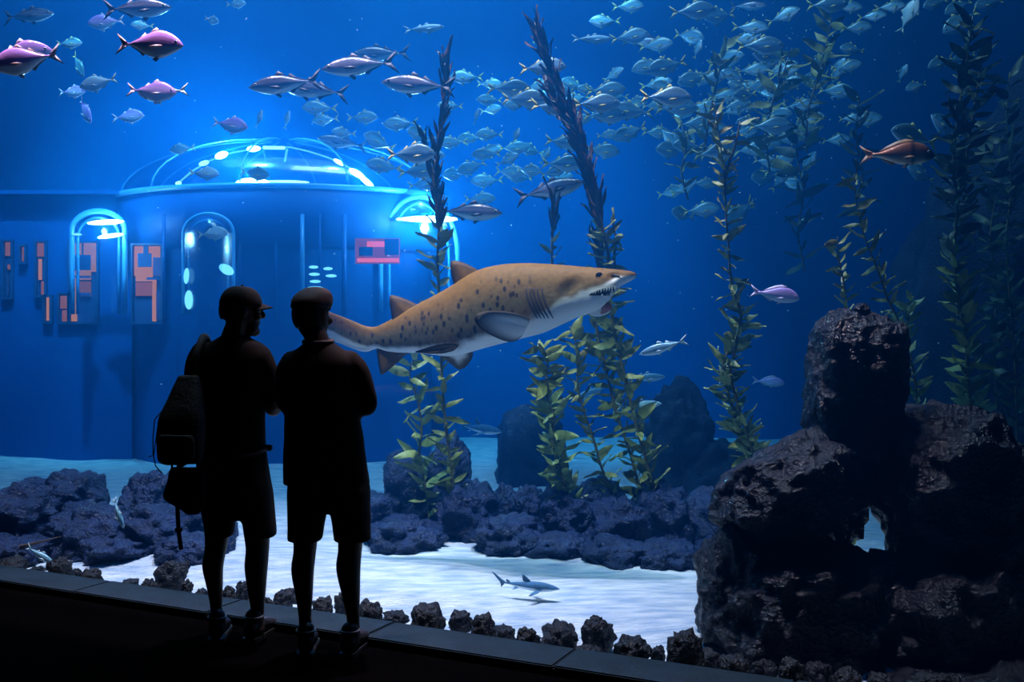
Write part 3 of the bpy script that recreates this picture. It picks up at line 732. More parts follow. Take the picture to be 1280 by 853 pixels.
M_beard = mat('grey_beard', (0.10, 0.08, 0.07), .7, .2, bump=.5, bump_scale=120)
M_pack = mat('pack_nylon', (0.006, 0.006, 0.007), .7, .2, bump=.2, bump_scale=60)
M_strap = mat('strap_webbing', (0.018, 0.016, 0.016), .8, .2)
M_eyew = mat('eye_white', (0.7, 0.7, 0.68), .3)

class Blob:
    """overlapping closed shells, fused into one surface by a voxel remesh"""
    def __init__(s): s.V, s.F = [], []
    def add(s, V, Fc, M=None):
        b = len(s.V); s.V += [(M @ Vector(v)) if M is not None else Vector(v) for v in V]; s.F += [tuple(i + b for i in f) for f in Fc]
    def limb(s, pts, rad, n=14, M=None):
        tab = [(i, *p, r) for i, (p, r) in enumerate(zip(pts, rad))]; m = (len(pts) - 1) * 5
        q = [lerp_table(tab, i / 5) for i in range(m + 1)]
        s.add(*tube_geo([Vector(a[:3]) for a in q], [max(a[3], .003) for a in q], n), M)
        for a in (q[0], q[-1]): s.ball(a[:3], (max(a[3], .003) * .98,) * 3, M)
    def ball(s, c, r, M=None, sub=3):
        V0, F0 = ico(sub); s.add([Vector((c[0] + v.x * r[0], c[1] + v.y * r[1], c[2] + v.z * r[2])) for v in V0], F0, M)
    def loft(s, rows, n=28, M=None, e=2.3):
        """rows: (z, x centre, y centre, rx, ry) bottom to top or top to bottom"""
        tab = [(i, *r) for i, r in enumerate(rows)]; m = (len(rows) - 1) * 4; V = []; Fc = []
        for i in range(m + 1):
            z, xc, yc, rx, ry = lerp_table(tab, i / 4)
            for k in range(n):
                a = 2 * math.pi * k / n; c_, s_ = math.cos(a), math.sin(a); q = (abs(c_) ** e + abs(s_) ** e) ** (-1 / e)
                V.append(Vector((xc + c_ * q * rx, yc + s_ * q * ry, z)))
        for i in range(m):
            for k in range(n): Fc.append((i * n + k, i * n + (k + 1) % n, (i + 1) * n + (k + 1) % n, (i + 1) * n + k))
        Fc.append(tuple(range(n))); Fc.append(tuple(range(m * n, (m + 1) * n)))
        if rows[0][0] < rows[-1][0]: Fc = [f if len(f) > 4 and f[0] != 0 else f for f in Fc]; Fc[-2] = Fc[-2][::-1]
        else: Fc = [f[::-1] for f in Fc]; Fc[-2] = Fc[-2][::-1]
        s.add(V, Fc, M)
    def fuse(s, name, mats, voxel=.006, smooth=4, wrinkle=0.0, seed=0):
        me = mesh(name + '_raw', s.V, s.F, [])
        bm = bmesh.new(); bm.from_mesh(me); bmesh.ops.recalc_face_normals(bm, faces=bm.faces); bm.to_mesh(me); bm.free()
        o = bpy.data.objects.new('raw', me); COL.objects.link(o)
        r = o.modifiers.new('r', 'REMESH'); r.mode = 'VOXEL'; r.voxel_size = voxel
        if smooth: w = o.modifiers.new('s', 'SMOOTH'); w.iterations = smooth; w.factor = .5
        dg = bpy.context.evaluated_depsgraph_get(); out = bpy.data.meshes.new_from_object(o.evaluated_get(dg))
        bpy.data.objects.remove(o); bpy.data.meshes.remove(me); out.name = name
        if wrinkle:
            for v in out.vertices:
                p = v.co; f = noise.fractal(Vector((p.x * 5, p.y * 5, p.z * 3 + seed)), 1, 2, 2) + .4 * noise.noise(Vector((p.x * 10 + p.z * 7, p.y * 10, p.z * 12 + seed)))
                v.co = p + v.normal * wrinkle * f
        out.materials.clear()
        for m in mats: out.materials.append(m)
        out.polygons.foreach_set('use_smooth', [True] * len(out.polygons)); out.update(); return out

def head_geo(b, M):
    hz = .235
    rows = [(0, .030, .070, .0), (.07, .044, .088, -.030), (.18, .058, .092, -.058), (.33, .066, .090, -.080), (.5, .072, .087, -.094), (.65, .075, .089, -.099), (.8, .073, .080, -.096), (.92, .058, .055, -.077), (1.0, .022, .015, -.032)]
    b.loft([(z * hz, 0, (f + k) / 2, hw, (f - k) / 2) for z, hw, f, k in rows], 28, M, 2.1)
    b.limb([(0, .086, .150), (0, .100, .128), (0, .112, .108), (0, .096, .100)], [.008, .011, .014, .010], 10, M)     # nose
    b.ball((0, .088, .075), (.026, .010, .009), M); b.ball((0, .086, .062), (.022, .010, .008), M)                    # lips
    b.ball((0, .080, .022), (.028, .020, .020), M)                                                                    # chin
    b.ball((0, .080, .158), (.055, .018, .012), M)                                                                    # brow
    for s in (1, -1):
        b.ball((s * .078, -.008, .118), (.010, .020, .032), M); b.ball((s * .078, -.004, .094), (.008, .011, .012), M)    # ears
        b.ball((s * .045, .072, .100), (.026, .020, .022), M)                                                         # cheeks
def hand_geo(b, M, side):
    """palm along +y from the wrist, thumb towards -x * side"""
    b.ball((0, .045, 0), (.040, .052, .015), M)
    b.limb([(0, -.03, 0), (0, .02, 0)], [.026, .030], 12, M)
    for i, (x, l) in enumerate(((-.031, .066), (-.0105, .077), (.0105, .072), (.031, .056))):
        x *= side; y0 = .086 - abs(x) * .25
        b.limb([(x, y0 - .02, 0), (x * 1.12, y0 + l * .35, -.004), (x * 1.18, y0 + l * .68, -.020), (x * 1.2, y0 + l * .90, -.042)], [.0095, .0090, .0084, .0072], 10, M)
    b.limb([(-.026 * side, .012, -.004), (-.050 * side, .036, -.012), (-.060 * side, .066, -.020), (-.058 * side, .088, -.026)], [.013, .0115, .0105, .0085], 10, M)
def shoe(parent, x, y, rz, ln=.275):
    """laced shoe pointing +y"""
    g = Blob(); T = Matrix.Rotation(rz, 4, 'Z')
    rows = [(-.5, .030, .075), (-.44, .037, .092), (-.28, .038, .100), (-.08, .037, .090), (.12, .042, .068), (.30, .047, .056), (.42, .042, .048), (.5, .022, .036)]
    V, Fc = [], []; n = 16
    for q, w, h in rows:
        for k in range(n):
            a = 2 * math.pi * k / n; V.append(Vector((math.cos(a) * w, q * ln, .014 + h * .5 + math.sin(a) * h * .5)))
    for i in range(len(rows) - 1):
        for k in range(n): Fc.append((i * n + k, i * n + (k + 1) % n, (i + 1) * n + (k + 1) % n, (i + 1) * n + k))
    Fc += [tuple(range(n))[::-1], tuple(range((len(rows) - 1) * n, len(rows) * n))]
    g.add(V, Fc); g.limb([(0, -.30 * ln, .07), (0, -.30 * ln, .115)], [.040, .043], 14)
    o = link('shoe', g.fuse('shoe', [M_shoe], .006, 3), parent, (x, y, 0)); o.rotation_euler.z = rz
    V = []; Fc = []
    for z in (0, .020):
        for q, w, h in rows: V.append(Vector((w * 1.06, q * ln * 1.02, z)))
        for q, w, h in rows[::-1]: V.append(Vector((-w * 1.06, q * ln * 1.02, z)))
    m = len(rows) * 2; Fc = [tuple(range(m))[::-1], tuple(range(m, 2 * m))] + [(i, (i + 1) % m, m + (i + 1) % m, m + i) for i in range(m)]
    link('sole', mesh('sole', V, Fc, [M_sole], False), o)
    for i in range(4):
        yy = ln * (-.10 + .09 * i); zz = .090 - .0085 * i
        tube('lace', [Vector((-.026, yy, zz)), Vector((0, yy + .006, zz + .010)), Vector((.026, yy, zz))], .0035, M_lace, o, 6)
    tube('collar_trim', [Vector((.044 * math.cos(a), -.30 * ln + .045 * math.sin(a), .116)) for a in [2 * math.pi * i / 20 for i in range(21)]], .005, M_lace, o, 6)

def person(label, D, cx, spec):
    S = D / F
    lx = lambda x: (x - cx) * S
    lz = lambda y: H - (y - 426.5) * S
    e = empty('person', ((cx - 640) * S, D, 0)); tag(e, label, 'person', spec.get('group'))
    def rows(tab, ry_add=0.0, inset=0.0): return [(lz(y), lx((a + b) / 2), yc, (b - a) / 2 * S - inset, ry - inset) for y, a, b, yc, ry in tab]
    hd = spec['head']; HM = Matrix.Translation((lx(hd['x']), hd['y'], lz(hd['chin']))) @ Matrix.Rotation(R(hd['yaw']), 4, 'Z') @ Matrix.Rotation(R(hd.get('tilt', 0)), 4, 'X') @ Matrix.Diagonal((*(hd['k'],) * 3, 1))
    # --- the body, one surface
    b = Blob(); head_geo(b, HM)
    nx, ny = spec['neck']; b.limb([(lx(hd['x']), hd['y'] - .025, lz(hd['chin']) + .07), (lx(nx), -.005, lz(ny)), (lx(nx), -.01, lz(ny) - .08)], [.052, .056, .07], 18)
    b.loft(rows(spec['torso'], inset=.016)); b.loft(rows(spec['hips'], inset=.03))
    for leg in spec['legs']:
        b.limb([(lx(x), yy, lz(y)) for x, y, yy, r in leg], [r for *_, r in leg], 18)
        x, y, yy, r = leg[-1]; b.limb([(lx(x), yy - .02, .05), (lx(x), yy + .05, .042), (lx(x), yy + .10, .036)], [.030, .024, .018], 12)   # foot
    for arm in spec['arms']:
        P_ = [Vector((lx(x), yy, lz(y))) for x, y, yy, r in arm['pts']]
        b.limb(P_, [r for *_, r in arm['pts']], 16)
        d = (P_[-1] - P_[-2]).normalized(); q = d.to_track_quat('Y', 'Z')
        hand_geo(b, Matrix.Translation(P_[-1] + d * .03) @ q.to_matrix().to_4x4() @ Matrix.Rotation(R(arm['roll']), 4, 'Y'), arm['side'])
    link('body', b.fuse('body', [spec['skin']], .0062, 3), e)
    V0, F0 = ico(2)
    for s in (1, -1):
        ey = link('eye', mesh('eye', [HM @ (Vector((s * .032, .078, .128)) + v * .0125) - Vector() for v in V0], F0, [M_eyew]), e)
        link('pupil', mesh('pupil', [HM @ (Vector((s * .032, .0895, .128)) + Vector((v.x * .006, v.y * .002, v.z * .006))) for v in V0], F0, [M_black]), ey)
    # --- shirt with sleeves
    b = Blob(); b.loft(rows(spec['torso']))
    for arm in spec['arms']:
        b.limb([(lx(x), yy, lz(y)) for x, y, yy, r in arm['sleeve']], [r for *_, r in arm['sleeve']], 16)
    link('shirt', b.fuse('shirt', [spec['shirt_mat']], .012, 2, .006, cx), e)
    # --- shorts
    b = Blob(); b.loft(rows(spec['hips']))
    for lg in spec['short_legs']: b.loft(rows(lg))
    link('shorts', b.fuse('shorts', [M_shorts], .012, 2, .006, cx + 5), e)
    for x, yy, rz in spec['shoes']: shoe(e, lx(x), yy, R(rz))
    return e, lx, lz, HM

# --- the man with baseball cap and backpack
A = dict(head=dict(x=298, y=.02, yaw=-62, tilt=-4, chin=419.5, k=1.0), neck=(290, 425), skin=M_skin,
    torso=[(418, 278, 305, 0, .055), (424, 268, 316, 0, .075), (432, 255, 330, 0, .095), (446, 243, 338, 0, .112), (462, 243, 336, 0, .122), (500, 242, 331, .0, .125), (540, 243, 330, .01, .125), (572, 244, 331, .01, .122)],
    hips=[(556, 245, 331, .01, .118), (580, 246.5, 335, 0, .125), (610, 250, 340, -.005, .135), (634, 252, 342, 0, .125), (648, 255, 341, 0, .10)],
    short_legs=[[(612, 250, 293, 0, .11), (640, 254, 294, 0, .105), (660, 257, 293, 0, .10), (671, 257.5, 292, 0, .10)], [(612, 297, 340, 0, .11), (640, 300, 342.5, 0, .105), (660, 305, 343.5, 0, .10), (671, 307, 343.5, 0, .10)]],
    legs=[[(272, 600, 0, .070), (272, 650, .005, .068), (269, 684, .012, .054), (267, 706, -.012, .052), (269, 732, -.008, .040), (270.5, 760, 0, .030), (270.5, 785, 0, .034)],
          [(318, 600, 0, .070), (320, 650, .005, .070), (321, 686, .012, .058), (321, 708, -.012, .057), (321.5, 738, -.008, .045), (322, 766, 0, .032), (322, 788, 0, .035)]],
    arms=[dict(side=1, roll=20, pts=[(329, 450, 0, .050), (336, 482, .0, .044), (340.5, 511, .02, .040), (327, 503, .14, .036), (308, 494, .25, .027)], sleeve=[(325, 446, 0, .058), (332, 462, 0, .058), (337, 486, .002, .055), (338.5, 496, .004, .053)]),
          dict(side=-1, roll=-20, pts=[(250, 446, 0, .050), (242, 480, 0, .044), (238, 512, .02, .040), (262, 502, .14, .034), (284, 492, .25, .027)], sleeve=[(254, 440, 0, .058), (246, 456, 0, .056), (242.5, 484, .002, .052), (241, 498, .004, .050)])],
    shirt_mat=M_shirt_d, shoes=[(270.5, .055, 8), (322, .06, -10)])
pa, lxa, lza, HA = person('man in dark cap and shorts carrying a backpack on one shoulder before the window', 4.95, 297, A)
SA = 4.95 / F
# cap: crown and brim, hair and beard
def cap_shell(name, HM, m, grow, zlo, tilt=0.0, parent=None, puff=0.0, lip=0.0):
    V, Fc = [], []; n = 32; rws = 12
    for i in range(rws + 1):
        q = i / rws; a = q * math.pi / 2
        z = zlo + (.247 + puff - zlo) * math.sin(a); w = math.cos(a) ** .75
        for k in range(n):
            t = 2 * math.pi * k / n
            V.append(HM @ Vector((math.cos(t) * (.080 + grow + puff * .8 * math.sin(a * 1.7)) * w, -.004 + math.sin(t) * (.101 + grow + puff * .8 * math.sin(a * 1.7)) * w, z + tilt * math.sin(t) * w)))
    for i in range(rws):
        for k in range(n): Fc.append((i * n + k, i * n + (k + 1) % n, (i + 1) * n + (k + 1) % n, (i + 1) * n + k))
    Fc.append(tuple(range(rws * n, (rws + 1) * n)))
    me = mesh(name, V, Fc, [m]); o = link(name, me, parent)
    so_ = o.modifiers.new('thickness', 'SOLIDIFY'); so_.thickness = .004; return o
def brim(HM, m, parent, ln=.075, wid=.072, z=.165, droop=.022, y0=.075):
    V, Fc = [], []; n = 16
    for j in range(7):
        q = j / 6
        for i in range(n + 1):
            u = -1 + 2 * i / n; ed = math.sqrt(max(0, 1 - (u * .98) ** 2))
            y = y0 - .055 * (u * u) + q * (ln * ed ** .8 + .006); V.append(HM @ Vector((u * wid, y, z + .012 * (1 - u * u) - droop * q - .018 * u * u)))
    for j in range(6):
        for i in range(n): k = j * (n + 1) + i; Fc.append((k, k + 1, k + n + 2, k + n + 1))
    o = link('brim', mesh('brim', V, Fc, [m]), parent); s = o.modifiers.new('thickness', 'SOLIDIFY'); s.thickness = .005; return o
ca = cap_shell('cap', HA, M_cap, .006, .148, parent=pa); brim(HA, M_cap, ca)
V0, F0 = ico(2); link('button', mesh('button', [HA @ (Vector((0, -.004, .249)) + v * .007) for v in V0], F0, [M_cap]), ca)
def hair_shell(HM, parent, zlo, m=M_hair, ymax=.03, zhi=.17):
    b = Blob(); V0, F0 = ico(4); V = []
    for v in V0:
        p = Vector((v.x * .083, v.y * .105 - .006, .125 + v.z * .105))
        if p.y > ymax: p.y = ymax - (p.y - ymax) * .2
        if p.z < zlo: p.z = zlo + (p.z - zlo) * .1
        if p.z > zhi: p.z = zhi
        V.append(HM @ p)
    return link('hair', mesh('hair', V, F0, [m]), parent)
hair_shell(HA, pa, .075, ymax=.012)
b = Blob(); b.ball((0, .070, .026), (.040, .028, .026)); b.ball((.044, .045, .048), (.020, .034, .036)); b.ball((-.044, .045, .048), (.020, .034, .036))
bmx = b.fuse('beard', [M_beard], .006, 2, .003, 3); bmx.transform(HA); link('beard', bmx, pa)

# --- the man with the flat cap
Bs = dict(head=dict(x=387.5, y=.02, yaw=-24, tilt=-3, chin=426, k=1.0), neck=(397, 426), skin=M_skin,
    torso=[(426, 383, 413, 0, .055), (434, 374, 424, 0, .078), (444, 360, 440, 0, .098), (456, 353, 447, 0, .112), (480, 354, 447, 0, .122), (515, 356, 449, 0, .122), (550, 355, 455, .005, .122), (585, 354, 459, .008, .126), (606, 354, 461.5, .01, .128)],
    hips=[(585, 360, 456, 0, .112), (604, 359.5, 461, 0, .118), (620, 360, 462, -.004, .126), (632, 360, 462.5, 0, .115), (640, 362, 460, 0, .09)],
    short_legs=[[(610, 360, 406, 0, .108), (636, 360.5, 408.5, 0, .104), (660, 360, 404.5, 0, .10), (676, 359.5, 402.5, 0, .10)], [(610, 415, 462, 0, .108), (636, 413, 462.5, 0, .104), (660, 416, 463.5, 0, .10), (676, 418, 464, 0, .10)]],
    legs=[[(383, 600, 0, .068), (382, 650, .005, .066), (380.5, 688, .012, .054), (379, 712, -.012, .054), (380.5, 742, -.008, .042), (381.5, 774, 0, .030), (381.5, 800, 0, .034)],
          [(437, 600, 0, .068), (438, 650, .005, .068), (437, 688, .012, .057), (436, 710, -.012, .058), (439, 742, -.008, .044), (441.5, 774, 0, .031), (441.5, 800, 0, .034)]],
    arms=[dict(side=1, roll=15, pts=[(440, 455, 0, .050), (452, 484, 0, .045), (458, 508, .01, .041), (443, 506, .14, .036), (422, 500, .25, .027)], sleeve=[(438, 452, 0, .056), (447, 464, 0, .056), (454.5, 488, .002, .053), (457.5, 507, .012, .050), (449, 507, .085, .047)]),
          dict(side=-1, roll=-15, pts=[(362, 456, 0, .050), (356, 484, 0, .045), (359, 508, .01, .041), (374, 506, .14, .036), (396, 499, .25, .027)], sleeve=[(365, 453, 0, .056), (358.5, 468, 0, .054), (357.5, 490, .002, .050), (361, 507, .012, .047), (370, 507, .085, .045)])],
    shirt_mat=M_shirt_p, shoes=[(381.5, .055, 6), (441.5, .055, -8)])
pb, lxb, lzb, HB = person('man in flat cap, loose dark shirt and shorts with folded arms', 4.72, 410, Bs)
cb = cap_shell('flat_cap', HB, M_tweed, .009, .158, .012, pb, .012); brim(HB, M_tweed, cb, .040, .066, .186, .022, .085)
for v in cb.data.vertices:      # crown sags forward and dips behind
    p = HB.inverted() @ v.co; k = smoothstep(.16, .25, p.z); p.y += .016 * k; p.z -= .006 * k * smoothstep(.02, -.09, p.y) if p.y < .02 else 0; p.x += .006 * noise.noise(p * 22); v.co = HB @ p
hair_shell(HB, pb, .055, ymax=.02)
# shirt collar and back seam
SB = 4.72 / F
cl = [Vector((lxb(398) + .066 * math.cos(a), -.006 + .066 * math.sin(a), lzb(424.5) + .006 * math.sin(a))) for a in [2 * math.pi * i / 24 for i in range(25)]]
co = tube('collar', [v - Vector((0, 0, .010)) for v in cl], .011, mat('collar_cloth', (0.04, 0.022, 0.015), .8), pb, 8)

# --- backpack on the first man's shoulder
def on_a(x, y, yy): return Vector((lxa(x), yy, lza(y)))
bo = on_a(238, 575, -.20) + pa.location
bk = empty('backpack', bo); tag(bk, 'black soft backpack hung on the capped man\'s shoulder', 'backpack')
def rel(x, y, yy): return on_a(x, y, yy) + pa.location - bo
b = Blob(); b.loft([((rel(0, y, 0)).z, rel((a + c) / 2, y, 0).x, rel(0, y, yc).y, (c - a) / 2 * SA, ry) for y, a, c, yc, ry in
    [(574, 226, 266, -.200, .050), (568, 218.5, 270, -.205, .075), (545, 217, 272, -.210, .085), (525, 218, 272, -.208, .080), (510, 221, 270, -.195, .072), (496, 226, 268, -.18, .055), (482, 231, 264, -.165, .040), (468, 236, 260, -.150, .025)]], 28, None, 3.0)
link('bag', b.fuse('bag', [M_pack], .010, 2, .006, 2), bk)
b = Blob(); b.loft([((rel(0, y, 0)).z, rel((a + c) / 2, y, 0).x, rel(0, y, -.295).y, (c - a) / 2 * SA, .028) for y, a, c in [(566, 226, 264), (560, 223, 267), (545, 223, 267), (537, 226, 264)]], 24, None, 3.2)
link('front_pocket', b.fuse('front_pocket', [M_pack], .010, 2, .003, 8), bk)
def strap(name, pts, w, th, parent, m, nrm=Vector((0, -1, 0))):
    V, Fc = [], []
    for i, p in enumerate(pts):
        t = (pts[min(i + 1, len(pts) - 1)] - pts[max(i - 1, 0)]).normalized(); sd = t.cross(nrm).normalized() * w / 2; nn = sd.cross(t).normalized() * th / 2
        V += [p - sd - nn, p + sd - nn, p + sd + nn, p - sd + nn]
    for i in range(len(pts) - 1):
        for k in range(4): Fc.append((i * 4 + k, i * 4 + (k + 1) % 4, (i + 1) * 4 + (k + 1) % 4, (i + 1) * 4 + k))
    Fc += [(3, 2, 1, 0), tuple(range(len(V) - 4, len(V)))]
    return link(name, mesh(name, V, Fc, [m], False), parent)
sp_ = [rel(250, 490, -.165), rel(251, 472, -.145), rel(253, 455, -.128), rel(255, 440, -.105), rel(256, 428, -.060), rel(255, 421.5, 0), rel(254, 428, .07), rel(252, 450, .125), rel(250, 480, .14), rel(246, 510, .14)]
tabs = [(i, *p) for i, p in enumerate(sp_)]; sp_ = [Vector(lerp_table(tabs, i / 4)) for i in range(len(sp_) * 4 - 3)]
V, Fc = tube_geo(sp_, .020, 8); link('shoulder_strap', mesh('shoulder_strap', V, Fc, [M_strap]), bk)
tube('drawcord', [rel(221, 511, -.22), rel(215, 520, -.24), rel(213, 540, -.24), rel(213, 560, -.24), rel(216, 575, -.24), rel(222, 585, -.22)], .0028, M_strap, bk, 6)
tube('drawcord', [rel(221, 513, -.22), rel(218, 530, -.235), rel(214, 562, -.24), rel(208, 564.5, -.24)], .0028, M_strap, bk, 6)
# hip bag with its dangling strap
ho = on_a(240, 620, -.16) + pa.location
hb = empty('hip_bag', ho); tag(hb, 'small black hip bag with a dangling strap below the backpack', 'bag')
def relh(x, y, yy): return on_a(x, y, yy) + pa.location - ho
b = Blob(); b.loft([(relh(0, y, 0).z, relh((a + c) / 2, y, 0).x, relh(0, y, -.175).y, (c - a) / 2 * SA, ry) for y, a, c, ry in [(636, 248, 262, .02), (628, 238, 268, .035), (618, 222.5, 272, .050), (611, 220, 272, .055), (595, 225, 272, .050), (584, 227, 272, .040), (579, 229, 270, .025)]], 26, None, 2.8)
link('pouch', b.fuse('pouch', [M_pack], .010, 2, .004, 4), hb)
strap('dangling_strap', [relh(237, 622, -.18), relh(237.5, 640, -.18), relh(238.5, 655, -.18), relh(240, 668, -.18), relh(241.5, 678, -.18)], .020, .004, hb, M_strap)
box('buckle', relh(238.5, 654, -.18), (.034, .010, .018), M_pack, hb)
tube('belt', [relh(235, 580, -.15), relh(245, 574, -.14), relh(290, 570, -.145), relh(325, 566, -.10), relh(334, 561, .0)], .010, M_strap, hb, 8)
box('clip', relh(334.5, 560, .0), (.044, .03, .030), M_pack, hb, 0, .005)
for x in (231, 238): strap('side_loop', [relh(x, 573, -.19), relh(x + .5, 586, -.185)], .010, .004, hb, M_strap)

# ================================================================ fish
def fish_mat(name, back, side, belly, rough=.28, spot_dark=0.0):
    def build(nt, b):
        fr = attr(nt, 'frac'); tc = nd(nt, 'ShaderNodeTexCoord')
        ns = nd(nt, 'ShaderNodeTexNoise'); ns.inputs['Scale'].default_value = 5; nt.links.new(tc.outputs['Object'], ns.inputs['Vector'])
        f2 = math_(nt, 'ADD', fr, math_(nt, 'MULTIPLY', math_(nt, 'SUBTRACT', ns.outputs['Fac'], .5), .18))
        c = mixc(nt, mrange(nt, f2, .18, .46), back, side)
        c = mixc(nt, mrange(nt, f2, .55, .74), c, belly)
        if spot_dark: c = mixc(nt, math_(nt, 'MULTIPLY', attr(nt, 'edge'), spot_dark), c, (0.01, 0.006, 0.006))
        nt.links.new(c, b.inputs['Base Color']); b.inputs['Roughness'].default_value = rough; b.inputs['Specular IOR Level'].default_value = .7
        b.inputs['Metallic'].default_value = .0 if back[2] > .45 else .25
        vo = nd(nt, 'ShaderNodeTexVoronoi'); vo.inputs['Scale'].default_value = 55; nt.links.new(tc.outputs['Object'], vo.inputs['Vector'])
        bp = nd(nt, 'ShaderNodeBump'); bp.inputs['Strength'].default_value = .12; bp.inputs['Distance'].default_value = .01
        nt.links.new(vo.outputs['Distance'], bp.inputs['Height']); nt.links.new(bp.outputs['Normal'], b.inputs['Normal'])
    return attr_mat(name, build)
M_eye = mat('fish_eye', (0.004, 0.004, 0.005), .12, .8)
M_iris = mat('fish_iris', (0.75, 0.75, 0.65), .25, .6)
def fin_mat(name, c): 
    m = mat(name, c, .5, .4); return m
# name: (skin, fins, profile rows (s, top, bottom), width, tail half span, real length)
PROF_JACK = [(0, .004, .004), (.04, .045, .035), (.12, .10, .075), (.25, .155, .125), (.40, .185, .165), (.55, .165, .155), (.72, .10, .10), (.86, .04, .042), (.95, .016, .017), (1, .015, .015)]
PROF_TUNA = [(0, .003, .004), (.05, .034, .034), (.15, .075, .075), (.30, .115, .115), (.45, .128, .130), (.60, .112, .115), (.76, .066, .070), (.90, .024, .026), (.97, .012, .012), (1, .012, .012)]
PROF_BREAM = [(0, .006, .008), (.04, .07, .045), (.12, .145, .09), (.25, .205, .135), (.40, .215, .155), (.56, .18, .145), (.74, .105, .095), (.88, .048, .048), (.96, .034, .034), (1, .036, .036)]
PROF_SLIM = [(0, .003, .004), (.05, .030, .028), (.15, .062, .062), (.32, .090, .098), (.50, .092, .100), (.68, .068, .074), (.85, .030, .032), (.95, .014, .014), (1, .013, .013)]
PROF_JACK = [(a, b * 1.36, c * 1.36) for a, b, c in PROF_JACK]; PROF_TUNA = [(a, b * 1.18, c * 1.18) for a, b, c in PROF_TUNA]; PROF_SLIM = [(a, b * 1.2, c * 1.2) for a, b, c in PROF_SLIM]
KINDS = {
    'jack':  (fish_mat('jack_skin', (0.10, 0.22, 0.24), (0.24, 0.55, 0.68), (0.80, 0.95, 0.98)), fin_mat('jack_fin', (0.55, 0.50, 0.14)), PROF_JACK, .085, .15, .34),
    'silver':  (fish_mat('silver_skin', (0.45, 0.62, 0.66), (0.62, 0.80, 0.84), (0.90, 0.95, 0.95)), fin_mat('silver_fin', (0.65, 0.66, 0.50)), PROF_JACK, .085, .15, .30),
    'tuna':  (fish_mat('tuna_skin', (0.045, 0.045, 0.060), (0.22, 0.24, 0.30), (0.80, 0.86, 0.90), .22), fin_mat('tuna_fin', (0.06, 0.055, 0.06)), PROF_TUNA, .095, .16, .50),
    'lilac': (fish_mat('lilac_lit_skin', (0.46, 0.22, 0.60), (0.66, 0.44, 0.82), (0.92, 0.90, 1.0), .24), fin_mat('lilac_lit_fin', (0.75, 0.55, 0.60)), PROF_JACK, .085, .15, .34),  # pink light falling on these fish is put into the skin colour
    'purple': (fish_mat('purple_lit_skin', (0.60, 0.30, 0.82), (0.46, 0.22, 0.58), (0.96, 0.90, 0.95), .2), fin_mat('purple_lit_fin', (0.40, 0.30, 0.30)), PROF_JACK, .085, .16, .36),  # purple tint of the light likewise painted into this skin
    'bream': (fish_mat('bream_skin', (0.55, 0.34, 0.72), (0.72, 0.54, 0.88), (0.96, 0.92, 1.0), .28), fin_mat('bream_fin', (0.75, 0.60, 0.75)), PROF_BREAM, .08, .14, .30),
    'brown': (fish_mat('brown_bream_skin', (0.60, 0.16, 0.05), (0.62, 0.22, 0.10), (0.95, 0.62, 0.42), .35, .97), fin_mat('brown_bream_fin', (0.70, 0.32, 0.16)), PROF_BREAM, .08, .14, .40),
    'slim':  (fish_mat('slim_skin', (0.16, 0.40, 0.50), (0.38, 0.72, 0.85), (0.72, 0.95, 1.0)), fin_mat('slim_fin', (0.45, 0.60, 0.62)), PROF_SLIM, .07, .12, .32),
}
FM = {}
